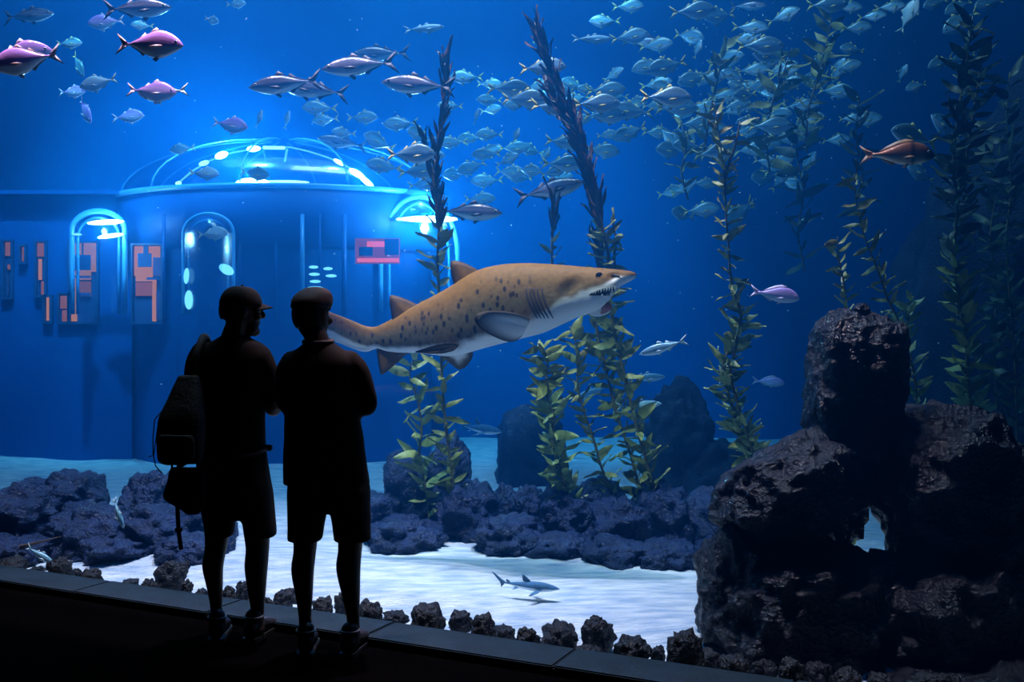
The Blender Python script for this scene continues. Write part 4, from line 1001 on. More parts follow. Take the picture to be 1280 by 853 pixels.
def fish_mesh(kind, var):
    """unit length fish, nose at +x, one continuous mesh with fins"""
    var %= 4
    if (kind, var) in FM: return FM[kind, var]
    skin, finm, prof, wid, span, L = KINDS[kind]
    sk = Skin(); NR_, NS = 14, 18; bend = (0, .05, -.05, .10)[var % 4]
    X0, X1 = .5, -.33
    def spine(x): return bend * ((.5 - x) ** 2)
    rows = []
    for i in range(NS + 1):
        s_ = (i / NS) ** .9; t, b = lerp_table(prof, s_); x = X0 + (X1 - X0) * s_; t *= .86; b *= .86
        w = wid * (math.sin(math.pi * min(1, .06 + s_ * .82)) ** .8) * .86
        w = min(w, (t + b) * .55)
        row = []
        for k in range(NR_):
            th = 2 * math.pi * k / NR_; cs, sn = math.cos(th), math.sin(th)
            z = sn * (t if sn > 0 else b); fr = .5 - .5 * sn
            mask = smoothstep(.30, .44, x) + math.exp(-((x - .20) / .025) ** 2) if kind == 'brown' else 0.0
            row.append(sk.add((x, cs * w + spine(x), z), 0, fr, min(1, mask)))
        rows.append(row)
    for a, b in zip(rows[:-1], rows[1:]):
        for k in range(NR_): sk.face((a[k], a[(k + 1) % NR_], b[(k + 1) % NR_], b[k]))
    sk.face(rows[0][::-1]); sk.face(rows[-1])
    def blade(outline, th=.006, nrm=(0, 1, 0)):
        n = len(outline); nv = Vector(nrm); c = sum((Vector(p) for p in outline), Vector()) / n
        a = [sk.add(Vector(p), 0, .5) for p in outline]
        c1 = sk.add(c + nv * th, 0, .5); c2 = sk.add(c - nv * th, 0, .5)
        for i in range(n):
            j = (i + 1) % n; sk.face((a[i], a[j], c1), 1); sk.face((a[j], a[i], c2), 1)
    sp = lambda x, z: Vector((x, spine(x), z))
    tz = prof[-1][1]
    blade([sp(-.30, tz), sp(-.335, tz * 1.4), sp(-.40, span * .55), sp(-.50, span), sp(-.445, span * .42), sp(-.405, 0), sp(-.33, 0)])
    blade([sp(-.30, -tz), sp(-.33, 0), sp(-.405, 0), sp(-.445, -span * .42), sp(-.50, -span), sp(-.40, -span * .55), sp(-.335, -tz * 1.4)])
    def top(x):
        t, b = lerp_table(prof, ((.5 - x) / .83)); return t * .86, b * .86
    if prof is PROF_BREAM:
        xs_ = [.22, .12, 0, -.12, -.22]; up_ = [.03, .05, .05, .04, .01]
        blade([sp(x, top(x)[0] * .92) for x in xs_] + [sp(x - .015, top(x)[0] + u) for x, u in list(zip(xs_, up_))[::-1]])
        blade([sp(-.02, -top(-.02)[1] * .92), sp(-.06, -top(-.06)[1] - .04), sp(-.18, -top(-.18)[1] - .03), sp(-.22, -top(-.22)[1] * .9), sp(-.12, -top(-.12)[1] * .9)])
    else:
        blade([sp(.14, top(.14)[0] * .94), sp(.08, top(.08)[0] + .055), sp(.02, top(.02)[0] + .03), sp(-.02, top(-.02)[0] * .95)])
        blade([sp(-.04, top(-.04)[0] * .92), sp(-.08, top(-.08)[0] + .05), sp(-.12, top(-.12)[0] + .018), sp(-.26, top(-.26)[0] + .012), sp(-.28, top(-.28)[0] * .9), sp(-.15, top(-.15)[0] * .9)])
        blade([sp(-.04, -top(-.04)[1] * .92), sp(-.15, -top(-.15)[1] * .9), sp(-.28, -top(-.28)[1] * .9), sp(-.26, -top(-.26)[1] - .012), sp(-.12, -top(-.12)[1] - .02), sp(-.09, -top(-.09)[1] - .05)])
    for sgn in (1, -1):
        w = wid * .8
        blade([(.22, sgn * w, -.02), (.20, sgn * w, -.05), (.10, sgn * (w + .035), -.075), (.04, sgn * (w + .05), -.06), (.13, sgn * (w + .02), -.025)], .004, (0, .8, .6))
        blade([(.16, sgn * .02, -top(.16)[1] * .95), (.10, sgn * .03, -top(.1)[1] - .04), (.07, sgn * .03, -top(.07)[1] - .03), (.10, sgn * .02, -top(.1)[1] * .95)], .004)
        V0, F0 = ico(2); ex = .40 if prof is not PROF_SLIM else .42
        t, b = top(ex); wv = min(wid * .86 * math.sin(math.pi * min(1, .06 + (.5 - ex) / .83 * .82)) ** .8, (t + b) * .55)
        for rr, mi, dy in ((.021, 3, .0), (.015, 2, .008)):
            base = len(sk.V)
            for v in V0: sk.add((ex + v.x * rr, sgn * (wv * .93 + dy) + v.y * rr * .5 + spine(ex), .35 * t + v.z * rr), 0, .5)
            for f in F0: sk.face([q + base for q in f], mi)
    FM[kind, var] = sk.build('fish_' + kind, [skin, finm, M_eye, M_iris], Vector((0, 0, 0)))
    return FM[kind, var]
NF = [0]
def put_fish(x, y, ln, dirn, pitch, yaw, kind, label, cat='fish', group=None, d=None, var=None, name=None):
    """dirn +1 swims to the right, -1 to the left; pitch nose up; yaw turns the nose towards (+) the window"""
    L = KINDS[kind][5]; NF[0] += 1
    if d is None: d = min(11.2, max(5.9, L * F / ln))
    d = max(d, (P0.dot(N) + .42 + .5 * ln * d / F * .6) / (N.x * (x - 640) / F + N.y))      # keep it behind the pane
    size = 1.12 * ln * d / F / max(.35, abs(math.cos(R(yaw)) * math.cos(R(pitch)) ) if abs(pitch) < 40 else .8)
    o = link(name or 'fish', fish_mesh(kind, NF[0] if var is None else var), None, px(x, y, d))
    a = -R(yaw) if dirn > 0 else math.pi + R(yaw)
    roll = random.uniform(-8, 8)
    o.rotation_mode = 'XYZ'
    o.rotation_euler = (Matrix.Rotation(a, 3, 'Z') @ Matrix.Rotation(-R(pitch), 3, 'Y') @ Matrix.Rotation(R(roll), 3, 'X')).to_euler()
    o.scale = (size,) * 3
    return tag(o, label, cat, group)

# single fish one can point at
ONE = [
    (35, 19, 62, 1, 2, 6, 'tuna', 'dark backed tuna near the lilac jack with raised tail'),
    (172, 11, 78, 1, 1, 4, 'tuna', 'large silver bellied tuna just above the pink jack'),
    (133, 28, 40, -1, -8, 10, 'lilac', 'pale pink-lit jack swimming below the largest tuna'),
    (187, 56, 78, 1, -3, 5, 'purple', 'glossy dark purple-lit jack with a cream belly and long forked tail'),
    (33, 76, 74, -1, -14, 12, 'purple', 'purple-lit jack with a dark flank heading down away from the pavilion'),
    (24, 70, 68, 1, 14, -14, 'lilac', 'lilac-lit jack half hidden behind the dark flanked purple jack'),
    (124, 104, 42, -1, -14, 6, 'silver', 'bright white silver jack tilted nose down beside the small pink jack'),
    (90, 115, 33, 1, 0, 10, 'lilac', 'small pink-lit jack nose to nose with the white silver jack'),
    (106, 138, 34, 1, -48, 40, 'lilac', 'lilac-lit jack diving steeply below the small pink jack'),
    (190, 115, 58, 1, -5, 8, 'lilac', 'blue lilac-lit jack in front of its crossing twin above the wing'),
    (205, 116, 54, -1, -6, 10, 'silver', 'silver jack mostly hidden behind the blue lilac jack'),
    (160, 146, 38, 1, 4, 6, 'lilac', 'small pale pink-lit jack swimming alone above the pavilion wing'),
    (287, 156, 44, 1, -12, 12, 'lilac', 'blue lilac-lit jack swimming just above the dome lamps'),
    (530, 36, 46, 1, 5, 4, 'slim', 'slender pale fish alone above the group of tuna'),
    (476, 68, 66, -1, -3, 8, 'tuna', 'tuna half covered by the bigger tuna in the group over the dome'),
    (450, 82, 84, -1, -8, 8, 'tuna', 'biggest pale backed tuna of the group over the dome'),
    (357, 105, 80, -1, -8, 8, 'tuna', 'pale tuna behind the darker tuna over the dome'),
    (393, 112, 76, -1, 5, 8, 'tuna', 'dark blue tuna in front of the pale tuna over the dome'),
    (523, 107, 82, -1, 4, 6, 'tuna', 'tuna whose tail passes behind the kelp stalk by the pavilion'),
    (428, 178, 54, -1, 8, 14, 'tuna', 'dark tuna silhouetted against the lit dome'),
    (586, 265, 76, 1, -3, 6, 'tuna', 'big black backed tuna beside the bright arch lamp above the shark'),
    (687, 238, 78, 1, 13, 6, 'tuna', 'dusky tuna rising between two kelp stalks above the shark'),
    (265, 292, 38, 1, 2, 6, 'silver', 'thin silver jack in front of the arched pavilion window'),
    (255, 217, 36, 1, -3, 6, 'silver', 'pale jack in front of the dome edge left of its floodlight'),
    (318, 217, 36, 1, -10, 10, 'jack', 'blue jack passing right above the brightest dome floodlight'),
    (228, 186, 28, -1, -10, 8, 'jack', 'small blue jack hanging beside the top of the dome'),
    (806, 52, 52, 1, -10, 8, 'tuna', 'dark small tuna overlapping a yellow tailed jack near the water top'),
    (866, 14, 52, 1, 2, 6, 'jack', 'olive backed jack with yellow tail alone above the school'),
    (935, 7, 40, 1, -5, 20, 'tuna', 'dark fish cut by the top above the dense school'),
    (740, 49, 46, 1, 0, 4, 'slim', 'slender blue fish under the yellow tailed pair above the school'),
    (756, 27, 36, -1, 0, 6, 'jack', 'blue jack above the slender blue fish'),
    (785, 8, 36, 1, 0, 6, 'jack', 'blue jack highest beside the olive backed jack'),
    (1122, 194, 82, 1, -2, 4, 'brown', 'copper brown sea bream with black head above the rock formation'),
    (968, 369, 54, 1, -10, 8, 'bream', 'lilac sea bream swimming alone beside the tall kelp'),
    (829, 434, 54, -1, -17, 4, 'slim', 'bright blue slender fish with forked tail in open water below the shark'),
    (806, 472, 46, 1, 2, 6, 'slim', 'blue fish swimming through the kelp below the shark'),
    (798, 507, 52, 1, 5, 6, 'slim', 'pale blue fish lowest among the kelp blades'),
    (742, 490, 44, -1, -20, 10, 'slim', 'blue fish tilted down between two kelp stalks'),
    (147, 642, 30, 1, -62, 20, 'slim', 'thin blue fish diving in front of the low reef'),
    (50, 694, 34, 1, -28, 10, 'slim', 'pale fish close over the sand before the low reef'),
    (1142, 172, 58, -1, 12, 18, 'jack', 'blue jack partly hidden behind the copper brown bream'),
    (1152, 218, 40, -1, 20, 24, 'jack', 'blue jack just below the copper brown bream'),
    (960, 478, 34, 1, -6, 20, 'bream', 'hazy sea bream behind the tall kelp near the rock mound'),
    (1136, 20, 34, 1, 62, 30, 'silver', 'bright blue white fish swimming straight upwards'),
]
for (x, y, ln, dr, pi_, yw, kd, lab) in ONE:
    d = None
    if (x, y) in ((50, 694), (147, 642)): d = 6.35
    if x == 829: d = 6.6
    if (x, y) in ((24, 70), (205, 116)): d = 7.5
    put_fish(x, y, ln, dr, pi_, yw, kd, lab, d=d)
# the school of yellow tailed jacks: (x, y, length, direction, pitch, yaw)
SCHOOL = [(86, 54, 32, 1, 0, 6), (99, 82, 28, 1, -58, 40), (264, 25, 20, 1, -20, 20), (295, 5, 24, 1, 0, 10), (178, 32, 24, -1, 0, 20), (324, 149, 18, 1, 60, 40), (358, 150, 18, 1, 60, 40),
    (400, 135, 40, -1, 0, 8), (407, 150, 30, -1, -8, 8), (453, 147, 36, 1, 0, 8), (501, 155, 40, -1, -3, 6), (430, 166, 26, -1, 0, 30), (474, 178, 30, -1, 14, 48), (514, 193, 56, 1, 0, 6), (535, 195, 40, 1, 0, 8),
    (480, 208, 42, -1, 8, 8), (526, 170, 28, -1, 10, 50), (563, 132, 30, -1, 0, 10), (583, 97, 38, -1, 0, 10), (523, 214, 48, 1, 3, 8), (530, 230, 40, 1, 4, 12), (566, 178, 34, -1, -4, 8), (588, 173, 30, -1, -2, 8),
    (612, 168, 32, -1, 0, 8), (608, 193, 34, -1, -4, 8), (590, 209, 34, -1, -22, 14), (568, 218, 26, -1, -8, 40), (609, 226, 38, -1, -4, 8), (595, 146, 16, 1, 60, 50), (600, 249, 36, 1, 0, 12), (637, 215, 36, 1, -8, 20),
    (642, 185, 36, 1, 0, 6), (650, 222, 30, -1, 4, 14), (645, 170, 16, 1, 60, 40), (660, 213, 30, 1, -10, 30), (703, 205, 48, 1, -3, 6), (707, 178, 48, 1, -8, 6), (682, 195, 18, 1, 55, 40),
    (678, 84, 54, 1, 0, 6), (672, 47, 14, 1, 40, 40), (612, 105, 30, 1, -4, 8), (636, 111, 50, 1, -2, 6), (655, 124, 52, 1, -3, 6), (612, 125, 30, -1, 0, 10), (671, 108, 30, 1, 0, 20), (693, 135, 54, 1, -8, 8),
    (672, 120, 30, 1, 0, 20), (787, 46, 44, 1, 6, 8), (811, 82, 40, -1, -18, 8), (834, 83, 48, -1, -18, 8), (766, 93, 24, 1, 20, 30), (757, 113, 46, 1, 2, 6), (735, 112, 26, -1, 0, 16), (745, 130, 54, 1, 0, 6),
    (756, 144, 50, 1, -2, 6), (790, 139, 50, -1, 4, 8), (787, 166, 40, -1, -22, 10), (832, 122, 58, 1, -2, 6), (846, 135, 48, 1, -2, 8), (820, 105, 36, 1, 6, 20), (832, 110, 34, -1, 6, 20), (870, 155, 44, 1, 0, 10),
    (752, 188, 40, 1, -10, 12), (720, 150, 34, 1, 0, 14), (770, 120, 30, -1, 4, 12), (835, 170, 26, 1, -50, 30), (857, 168, 26, 1, -40, 30), (872, 62, 18, 1, 65, 40), (868, 98, 40, -1, -18, 12),
    (950, 58, 54, 1, 0, 6), (941, 87, 38, 1, 0, 8), (930, 48, 34, 1, 4, 30), (968, 78, 28, -1, -22, 14), (938, 35, 40, 1, -6, 16), (918, 137, 34, 1, 12, 10), (905, 120, 38, 1, 0, 12), (962, 134, 28, -1, 0, 14),
    (962, 158, 50, 1, 0, 8), (1000, 132, 40, 1, 0, 10), (895, 190, 52, 1, 8, 8), (886, 161, 44, 1, -6, 8), (876, 263, 42, 1, 5, 10), (940, 186, 42, 1, 6, 12), (985, 172, 42, 1, 0, 12), (930, 165, 30, 1, 0, 20),
    (1020, 98, 36, -1, -18, 14), (1046, 92, 30, 1, 60, 40), (1034, 6, 46, 1, 0, 8), (1060, 9, 32, 1, -6, 10), (1066, 62, 32, -1, 4, 14), (1113, 8, 34, 1, 0, 10), (1170, 4, 32, -1, -18, 10), (1198, 9, 34, -1, -26, 10),
    (1238, 4, 40, -1, -14, 10), (1200, 28, 42, -1, -32, 10), (1176, 78, 32, -1, -24, 10), (1205, 72, 30, -1, -20, 14), (1146, 108, 28, -1, -18, 14), (1128, 92, 18, 1, 60, 40), (1063, 148, 24, 1, 0, 20), (1182, 160, 40, -1, 30, 24),
    (855, 235, 26, 1, 20, 40), (838, 240, 30, 1, 8, 30), (975, 225, 26, 1, 50, 30), (988, 228, 26, 1, -30, 30), (1010, 205, 26, 1, 55, 40), (700, 222, 30, 1, 4, 14), (1045, 175, 30, 1, 0, 20), (1090, 20, 30, 1, 0, 20), (1070, 35, 34, 1, 0, 16)]
rs = random.Random(21)
for i in range(52):      # the dense, hazy part of the school among the kelp tops
    a = rs.gauss(0, 1); b = rs.gauss(0, 1)
    SCHOOL.append((min(1080, max(820, 925 + 62 * a)), min(268, max(20, 130 + 58 * b)), rs.uniform(26, 40), rs.choice((1, 1, -1)), rs.gauss(0, 16), rs.uniform(0, 45)))
for i in range(14):
    SCHOOL.append((rs.uniform(570, 800), rs.uniform(105, 225), rs.uniform(24, 32), rs.choice((1, 1, -1)), rs.gauss(0, 10), rs.uniform(0, 40)))
taken = []
for (x, y, ln, dr, pi_, yw) in SCHOOL:
    far = ln < 34; d0 = min(10.8, max(5.9, .34 * F / ln)); dd = d0
    for step in (0, .35, -.35, .7, -.7, 1.05, -1.05, 1.4, -1.4, 1.8, -1.8):     # swim past each other, not through
        dd = min(11.4, max(6.2, d0 + step)); q = px(x, y, dd)
        if all((q - o_).length > .30 for o_ in taken): break
    taken.append(px(x, y, dd))
    where = ('among the lilac jacks' if x < 300 else 'over the pavilion dome' if x < 465 else 'beside the thin kelp stalk by the pavilion' if x < 560 else
             'between the thin kelp stalk and the tallest kelp' if x < 690 else 'between the tallest kelp and the kelp crowns' if x < 835 else
             'among the tangled kelp crowns' if x < 1010 else 'near the dark corner above the copper bream')
    kd = 'small hazy blue jack' if far else 'blue silver jack with yellow forked tail'
    put_fish(x, y, ln, dr, pi_, yw, 'jack', f'{kd} {where}', group=f"{'far' if far else 'near'} school jacks {where}", d=dd)

# two small reef sharks
M_grey = shark_mat('reef_shark_skin', (0.06, 0.17, 0.30), (0.12, 0.32, 0.50), (0.80, 0.92, 0.98), (0.01, 0.03, 0.06), False)
PROF_REEF = [(0, .004, .006), (.05, .026, .022), (.15, .052, .044), (.30, .072, .062), (.45, .074, .064), (.62, .054, .050), (.80, .030, .028), (.93, .016, .014), (1, .014, .012)]
def reef_shark(label, x, y, ln, d, yaw, pitch):
    sk = Skin(); NS, NR_ = 26, 16; rows = []; bend = .10
    def spine(q): return bend * q * q
    for i in range(NS + 1):
        s_ = i / NS; t, b = lerp_table(PROF_REEF, s_); xx = .5 - .80 * s_; w = (t + b) * (.62 if s_ > .12 else .75)
        row = []
        for k in range(NR_):
            th = 2 * math.pi * k / NR_; cs, sn = math.cos(th), math.sin(th); fr = .5 - .5 * sn
            row.append(sk.add((xx, cs * w * .8 + spine(s_), sn * (t if sn > 0 else b)), fr - .62, fr))
        rows.append(row)
    for a, b in zip(rows[:-1], rows[1:]):
        for k in range(NR_): sk.face((a[k], a[(k + 1) % NR_], b[(k + 1) % NR_], b[k]))
    sk.face(rows[0][::-1]); sk.face(rows[-1])
    Vv = lambda *p: Vector(p)
    br = lambda s_, q: -.4
    fin(sk, [Vv(.10, .02, .060), Vv(-.02, .03, .060), Vv(-.03, .03, .10), Vv(-.04, .03, .155), Vv(-.01, .03, .150), Vv(.05, .02, .11)], 2, 0, .02, br, .5, .2)
    fin(sk, [Vv(-.20, .07, .026), Vv(-.26, .08, .020), Vv(-.275, .08, .045), Vv(-.255, .08, .060), Vv(-.22, .07, .040)], 2, 0, .012, br, .5, .2)
    fin(sk, [Vv(-.27, .10, .012), Vv(-.29, .10, -.012), Vv(-.34, .105, -.07), Vv(-.345, .11, -.03), Vv(-.37, .12, .01), Vv(-.45, .15, .08), Vv(-.50, .17, .13), Vv(-.44, .15, .11), Vv(-.33, .11, .04)], 2, 0, .012, br, .2, .3)
    for sg in (1, -1):
        fin(sk, [Vv(.26, sg * .06 + .005, -.030), Vv(.17, sg * .06 + .01, -.040), Vv(.12, sg * .13, -.060), Vv(.09, sg * .21, -.085), Vv(.14, sg * .20, -.08), Vv(.22, sg * .12, -.052)], 2, 0, .014, lambda s_, q: .2 if s_ < 0 else -.4, .4, .3, Vector((0, .2, .97)))
        fin(sk, [Vv(-.08, sg * .03 + .04, -.040), Vv(-.13, sg * .03 + .05, -.036), Vv(-.17, sg * .07 + .05, -.062), Vv(-.13, sg * .06 + .05, -.055)], 2, 0, .01, br, .3, .4, Vector((0, .2, .97)))
        V0, F0 = ico(2); base = len(sk.V)
        for v in V0: sk.add(v * .007 + Vector((.43, sg * .036 + .0005, .010)), -.4, .5, 1.0)
        for f in F0: sk.face([q + base for q in f])
    L = ln * d / F / math.cos(R(yaw))
    o = link('shark', sk.build('reef_shark', [M_grey], Vector()), None, px(x, y, d)); o.scale = (L,) * 3
    o.rotation_euler = (Matrix.Rotation(-R(yaw), 3, 'Z') @ Matrix.Rotation(-R(pitch), 3, 'Y')).to_euler(); return tag(o, label, 'shark')
reef_shark('small grey shark gliding close over the bright sand', 655, 733, 88, 5.82, 8, -3)
reef_shark('hazy pale blue shark in the distance between the kelp stalks', 594, 536, 66, 9.6, 42, -2)

# ================================================================ kelp
def kelp_mat(name, c1, c2):
    m = mat(name, c1, .5, .4, noise_scale=7, color2=c2); b = m.node_tree.nodes['Principled BSDF']
    b.inputs['Transmission Weight'].default_value = 0
    return m
K_OLIVE = kelp_mat('kelp_olive', (0.30, 0.30, 0.06), (0.18, 0.21, 0.05))
K_GREEN = kelp_mat('kelp_green', (0.36, 0.42, 0.13), (0.20, 0.28, 0.08))
K_BROWN = kelp_mat('kelp_brown', (0.13, 0.075, 0.035), (0.07, 0.045, 0.030))
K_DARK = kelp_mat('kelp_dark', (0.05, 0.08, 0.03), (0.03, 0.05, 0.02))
K_STEM = mat('kelp_stem', (0.14, 0.11, 0.035), .5)
def leaf_mesh(nm, m, wid, curl, seed):
    """unit long blade along +z, folded on its midrib and wavy"""
    rr = random.Random(seed); n = 9; V, Fc = [], []
    for i in range(n + 1):
        q = i / n; w = wid * (math.sin(math.pi * min(1, q * .96 + .03) ** .75) ** .9) + .012
        bx = curl * q * q; wv = .05 * math.sin(q * 9 + seed)
        V += [Vector((bx + .03, -w + 0, q)), Vector((bx - .02 + wv * .4, 0, q)), Vector((bx + .03 + wv, w, q))]
        if i < n:
            k = i * 3; Fc += [(k, k + 1, k + 4, k + 3), (k + 1, k + 2, k + 5, k + 4)]
    return mesh(nm, V, Fc, [m])
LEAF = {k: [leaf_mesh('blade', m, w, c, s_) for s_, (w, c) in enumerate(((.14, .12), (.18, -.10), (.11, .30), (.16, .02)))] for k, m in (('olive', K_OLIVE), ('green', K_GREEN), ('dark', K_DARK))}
LEAF['brown'] = [leaf_mesh('blade', K_BROWN, w, c, s_) for s_, (w, c) in enumerate(((.085, .10), (.10, -.12), (.07, .16), (.09, .0)))]
NK = [0]
def kelp(label, pts, d, leaf_px, step_px, tones, stem=.010, root=True, spread=(35, 75), seed=0, up=1.0, group=None):
    """pts: stalk from the top down in pixels; blades every step_px; tones: list of (until q, tone)"""
    rr = random.Random(100 + seed)
    path = [px(x, y, d + (p[0] if p else 0)) for x, y, *p in pts]
    if root:
        last = path[-1].copy(); gz = -.06
        if last.z > gz + .05: path.append(Vector((last.x + .03, last.y + .02, (last.z + gz) * .5))); path.append(Vector((last.x + .04, last.y + .03, gz)))
    tab = [(i, *p) for i, p in enumerate(path)]; n = (len(path) - 1) * 8
    fine = [Vector(lerp_table(tab, i / 8)) for i in range(n + 1)]
    base = fine[-1].copy(); e = empty('kelp', base); tag(e, label, 'kelp', group)
    fine = [p - base for p in fine]
    rad = [stem * (.35 + .65 * min(1, i / n * 2.2)) for i in range(n + 1)]
    st = tube('stalk', fine, rad, K_STEM, e, 6)
    # walk down the stalk and set blades
    s_m = d / F; dist = [0]
    for a, b in zip(fine[:-1], fine[1:]): dist.append(dist[-1] + (b - a).length)
    tot = dist[-1]; pos = leaf_px * s_m * .25; k = 0; az = rr.uniform(0, 6.28)
    while pos < tot - .05:
        i = max(j for j in range(len(dist)) if dist[j] <= pos); i = min(i, len(fine) - 2)
        q = (pos - dist[i]) / max(1e-6, dist[i + 1] - dist[i]); p = fine[i].lerp(fine[i + 1], q)
        tdir = (fine[i] - fine[i + 1]).normalized()          # up the stalk
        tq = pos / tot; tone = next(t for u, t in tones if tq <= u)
        narrow = tone == 'brown'
        az += 2.4 + rr.uniform(-.5, .5)
        side = Vector((math.cos(az), math.sin(az) * .8, 0)); side = (side - tdir * side.dot(tdir)).normalized()
        tilt = R(rr.uniform(8, 28) if narrow else rr.uniform(*spread))
        dv = (tdir * math.cos(tilt) * up + side * math.sin(tilt)).normalized()
        if not narrow and rr.random() < .25: dv = (dv + Vector((0, 0, -.7))).normalized()
        ln = leaf_px * s_m * rr.uniform(.7, 1.25) * (1.15 if narrow else 1.0)
        o = link('blade', rr.choice(LEAF[tone]), e, p)
        qz = dv.to_track_quat('Z', 'Y'); o.rotation_mode = 'QUATERNION'
        from mathutils import Quaternion
        o.rotation_quaternion = qz @ Quaternion((0, 0, 1), rr.uniform(0, 6.28))
        o.scale = (ln, ln * (1.0 if not narrow else .9), ln)
        pos += step_px * s_m * rr.uniform(.6, 1.4) * (1.0 if not narrow else .8); k += 1
    NK[0] += k
    return e
B, O, G, D = 'brown', 'olive', 'green', 'dark'
kelp('thin kelp stalk with brown top beside the pavilion arch', [(554, 72), (557, 120), (547, 175), (545, 220), (549, 270), (547, 320), (549, 370), (551, 430), (553, 480), (558, 540), (568, 612)], 7.7, 26, 5.0, [(.36, B), (1, O)], seed=1)
kelp('short branch of kelp crossing the thin stalk by the pavilion', [(530, 172), (538, 205), (543, 240), (547, 285)], 7.62, 24, 8, [(1, B)], root=False, seed=2)
kelp('leafy green kelp stalk rising from the reef below the shark tail', [(520, 436), (512, 470), (522, 500), (527, 535), (524, 570), (530, 600)], 7.75, 32, 5, [(1, G)], seed=3, spread=(40, 85))
kelp('tallest kelp with long brown blades passing behind the shark head', [(668, 28), (684, 72), (697, 105), (716, 150), (731, 195), (742, 235), (752, 280), (762, 330), (764, 390), (776, 450), (790, 510), (806, 570), (824, 630), (842, 668)], 7.6, 29, 3.8, [(.40, B), (1, O)], .014, seed=4)
kelp('brown kelp branch twisted round the tallest kelp', [(684, 105), (700, 135), (716, 168), (733, 215), (742, 260), (748, 300), (752, 345), (745, 400), (757, 460), (772, 520), (790, 575), (806, 640)], 7.75, 29, 4.2, [(.42, B), (1, O)], .012, seed=5)
kelp('side branch of the tallest kelp with leafy green tips', [(765, 275), (770, 300), (768, 325), (772, 350)], 7.6, 24, 7, [(1, O)], root=False, seed=6)
kelp('small kelp stalk with dark top above the shark gills', [(690, 238), (694, 270), (690, 300), (690, 335), (688, 380)], 7.9, 22, 5.5, [(.45, B), (1, O)], root=False, seed=7)
kelp('dense bushy kelp column growing from the reef under the shark belly', [(672, 428), (684, 455), (682, 490), (692, 520), (690, 550), (698, 580), (708, 612)], 7.6, 29, 2.2, [(.3, O), (1, G)], .012, seed=8, spread=(35, 90))
kelp('loose kelp stalk between the bushy column and the tallest kelp', [(712, 408), (722, 440), (722, 480), (730, 515), (742, 550), (752, 585), (765, 615)], 7.7, 25, 4.2, [(1, O)], seed=9)
kelp('tall green kelp standing beside the lilac sea bream', [(892, 128), (899, 170), (905, 215), (907, 260), (911, 310), (914, 350), (926, 395), (920, 430), (914, 470), (924, 510), (935, 545), (945, 585)], 6.7, 23, 5.0, [(.5, O), (1, G)], .010, seed=10)
kelp('leafy kelp branch hugging the base of the tall green kelp', [(930, 385), (922, 420), (904, 455), (910, 490), (922, 530), (938, 570)], 6.75, 29, 3, [(1, G)], seed=11)
kelp('upper kelp branch reaching into the school', [(925, 152), (918, 185), (908, 215), (905, 250)], 6.72, 22, 8, [(1, O)], root=False, seed=12)
kelp('slanting kelp with green blades behind the top of the rock formation', [(1068, 218), (1071, 258), (1082, 300), (1098, 340), (1110, 375), (1125, 405), (1134, 440), (1145, 485)], 6.4, 25, 5.5, [(.35, O), (1, G)], .008, seed=13)
kelp('short kelp sprig directly behind the rock formation top', [(1047, 296), (1049, 325), (1055, 355), (1058, 392)], 6.3, 21, 5.0, [(1, O)], .007, seed=14)
kelp('leafy kelp clump beside the slanting kelp behind the rocks', [(1140, 365), (1136, 395), (1132, 420), (1140, 450)], 6.6, 24, 5, [(1, G)], .007, root=False, seed=15)
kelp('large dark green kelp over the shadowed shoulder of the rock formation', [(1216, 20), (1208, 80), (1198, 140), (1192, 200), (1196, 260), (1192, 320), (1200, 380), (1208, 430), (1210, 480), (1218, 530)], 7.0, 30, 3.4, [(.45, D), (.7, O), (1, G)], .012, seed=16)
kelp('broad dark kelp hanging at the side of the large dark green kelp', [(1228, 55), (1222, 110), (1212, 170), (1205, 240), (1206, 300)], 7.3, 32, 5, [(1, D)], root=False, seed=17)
kelp('deep shadowed kelp curtain near the cliff', [(1262, 90), (1258, 160), (1264, 230), (1258, 300), (1262, 370), (1268, 440)], 8.4, 34, 5.5, [(1, D)], seed=18)
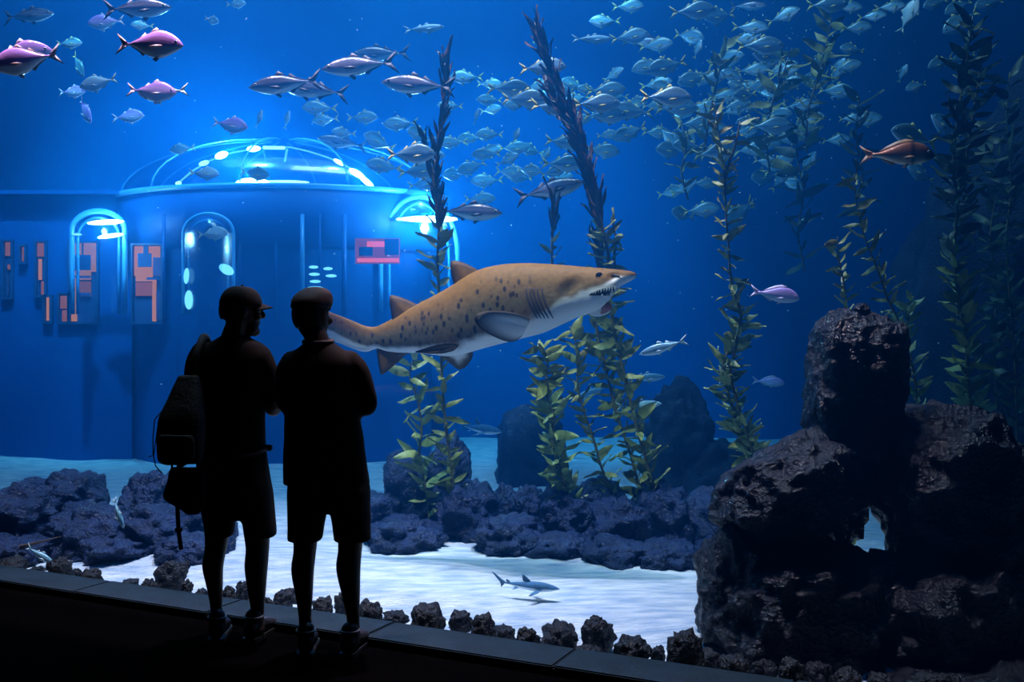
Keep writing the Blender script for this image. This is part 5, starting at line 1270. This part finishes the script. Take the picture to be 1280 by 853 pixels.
kelp('second shadowed kelp strand before the cliff', [(1240, 180), (1244, 240), (1238, 300), (1246, 360), (1243, 420)], 8.8, 32, 6, [(1, D)], seed=19)
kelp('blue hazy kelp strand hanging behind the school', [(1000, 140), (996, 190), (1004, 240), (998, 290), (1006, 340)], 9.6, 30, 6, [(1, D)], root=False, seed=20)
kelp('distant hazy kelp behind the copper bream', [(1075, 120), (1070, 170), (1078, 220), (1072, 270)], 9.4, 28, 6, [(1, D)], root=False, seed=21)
kelp('knotted kelp crown in the densest part of the school', [(905, 55), (900, 85), (893, 115), (886, 150), (880, 190)], 8.8, 26, 5, [(1, O)], root=False, seed=22)
kelp('second kelp crown tangled in the school', [(990, 60), (978, 95), (965, 130), (958, 170), (962, 215)], 9.0, 28, 5, [(1, O)], root=False, seed=23)
kelp('kelp crown rising behind the school near the dark corner', [(1040, 20), (1032, 60), (1022, 100), (1010, 140), (1008, 190)], 9.2, 30, 5, [(1, O)], root=False, seed=24)
kelp('thin kelp crown among the lower school fish', [(850, 150), (858, 180), (852, 215), (860, 250)], 9.0, 22, 5.5, [(1, O)], root=False, seed=25)

# specks and bubbles drifting through the school
M_bub2 = mat('bubble', (0.55, 0.85, 0.85), .15, .8)
V0, F0 = ico(1); V, Fc = [], []; rb = random.Random(5)
for i in range(420):
    if i < 300: x, y = rb.gauss(960, 65), rb.gauss(115, 70)
    else: x, y = rb.uniform(150, 1200), rb.uniform(20, 500)
    d = rb.uniform(7, 9.5); r_ = rb.uniform(.4, 1.2) * d / F; c = px(x, y, d); b = len(V)
    V += [c + v * r_ for v in V0]; Fc += [tuple(q + b for q in f) for f in F0]
tag(link('bubbles', mesh('bubbles', V, Fc, [M_bub2])), 'fine pale bubbles and specks drifting through the school', 'bubbles', kind='stuff')
# thin dark branch lying over the low reef
br = tube('branch', [px(-30, 694, 6.95), px(5, 688, 6.93), px(35, 681.5, 6.90), px(58, 676, 6.88), px(76, 671, 6.87)], [.012, .012, .010, .006, .002], K_BROWN, None, 8)
tag(br, 'thin dark bare branch sticking out over the low reef', 'branch')
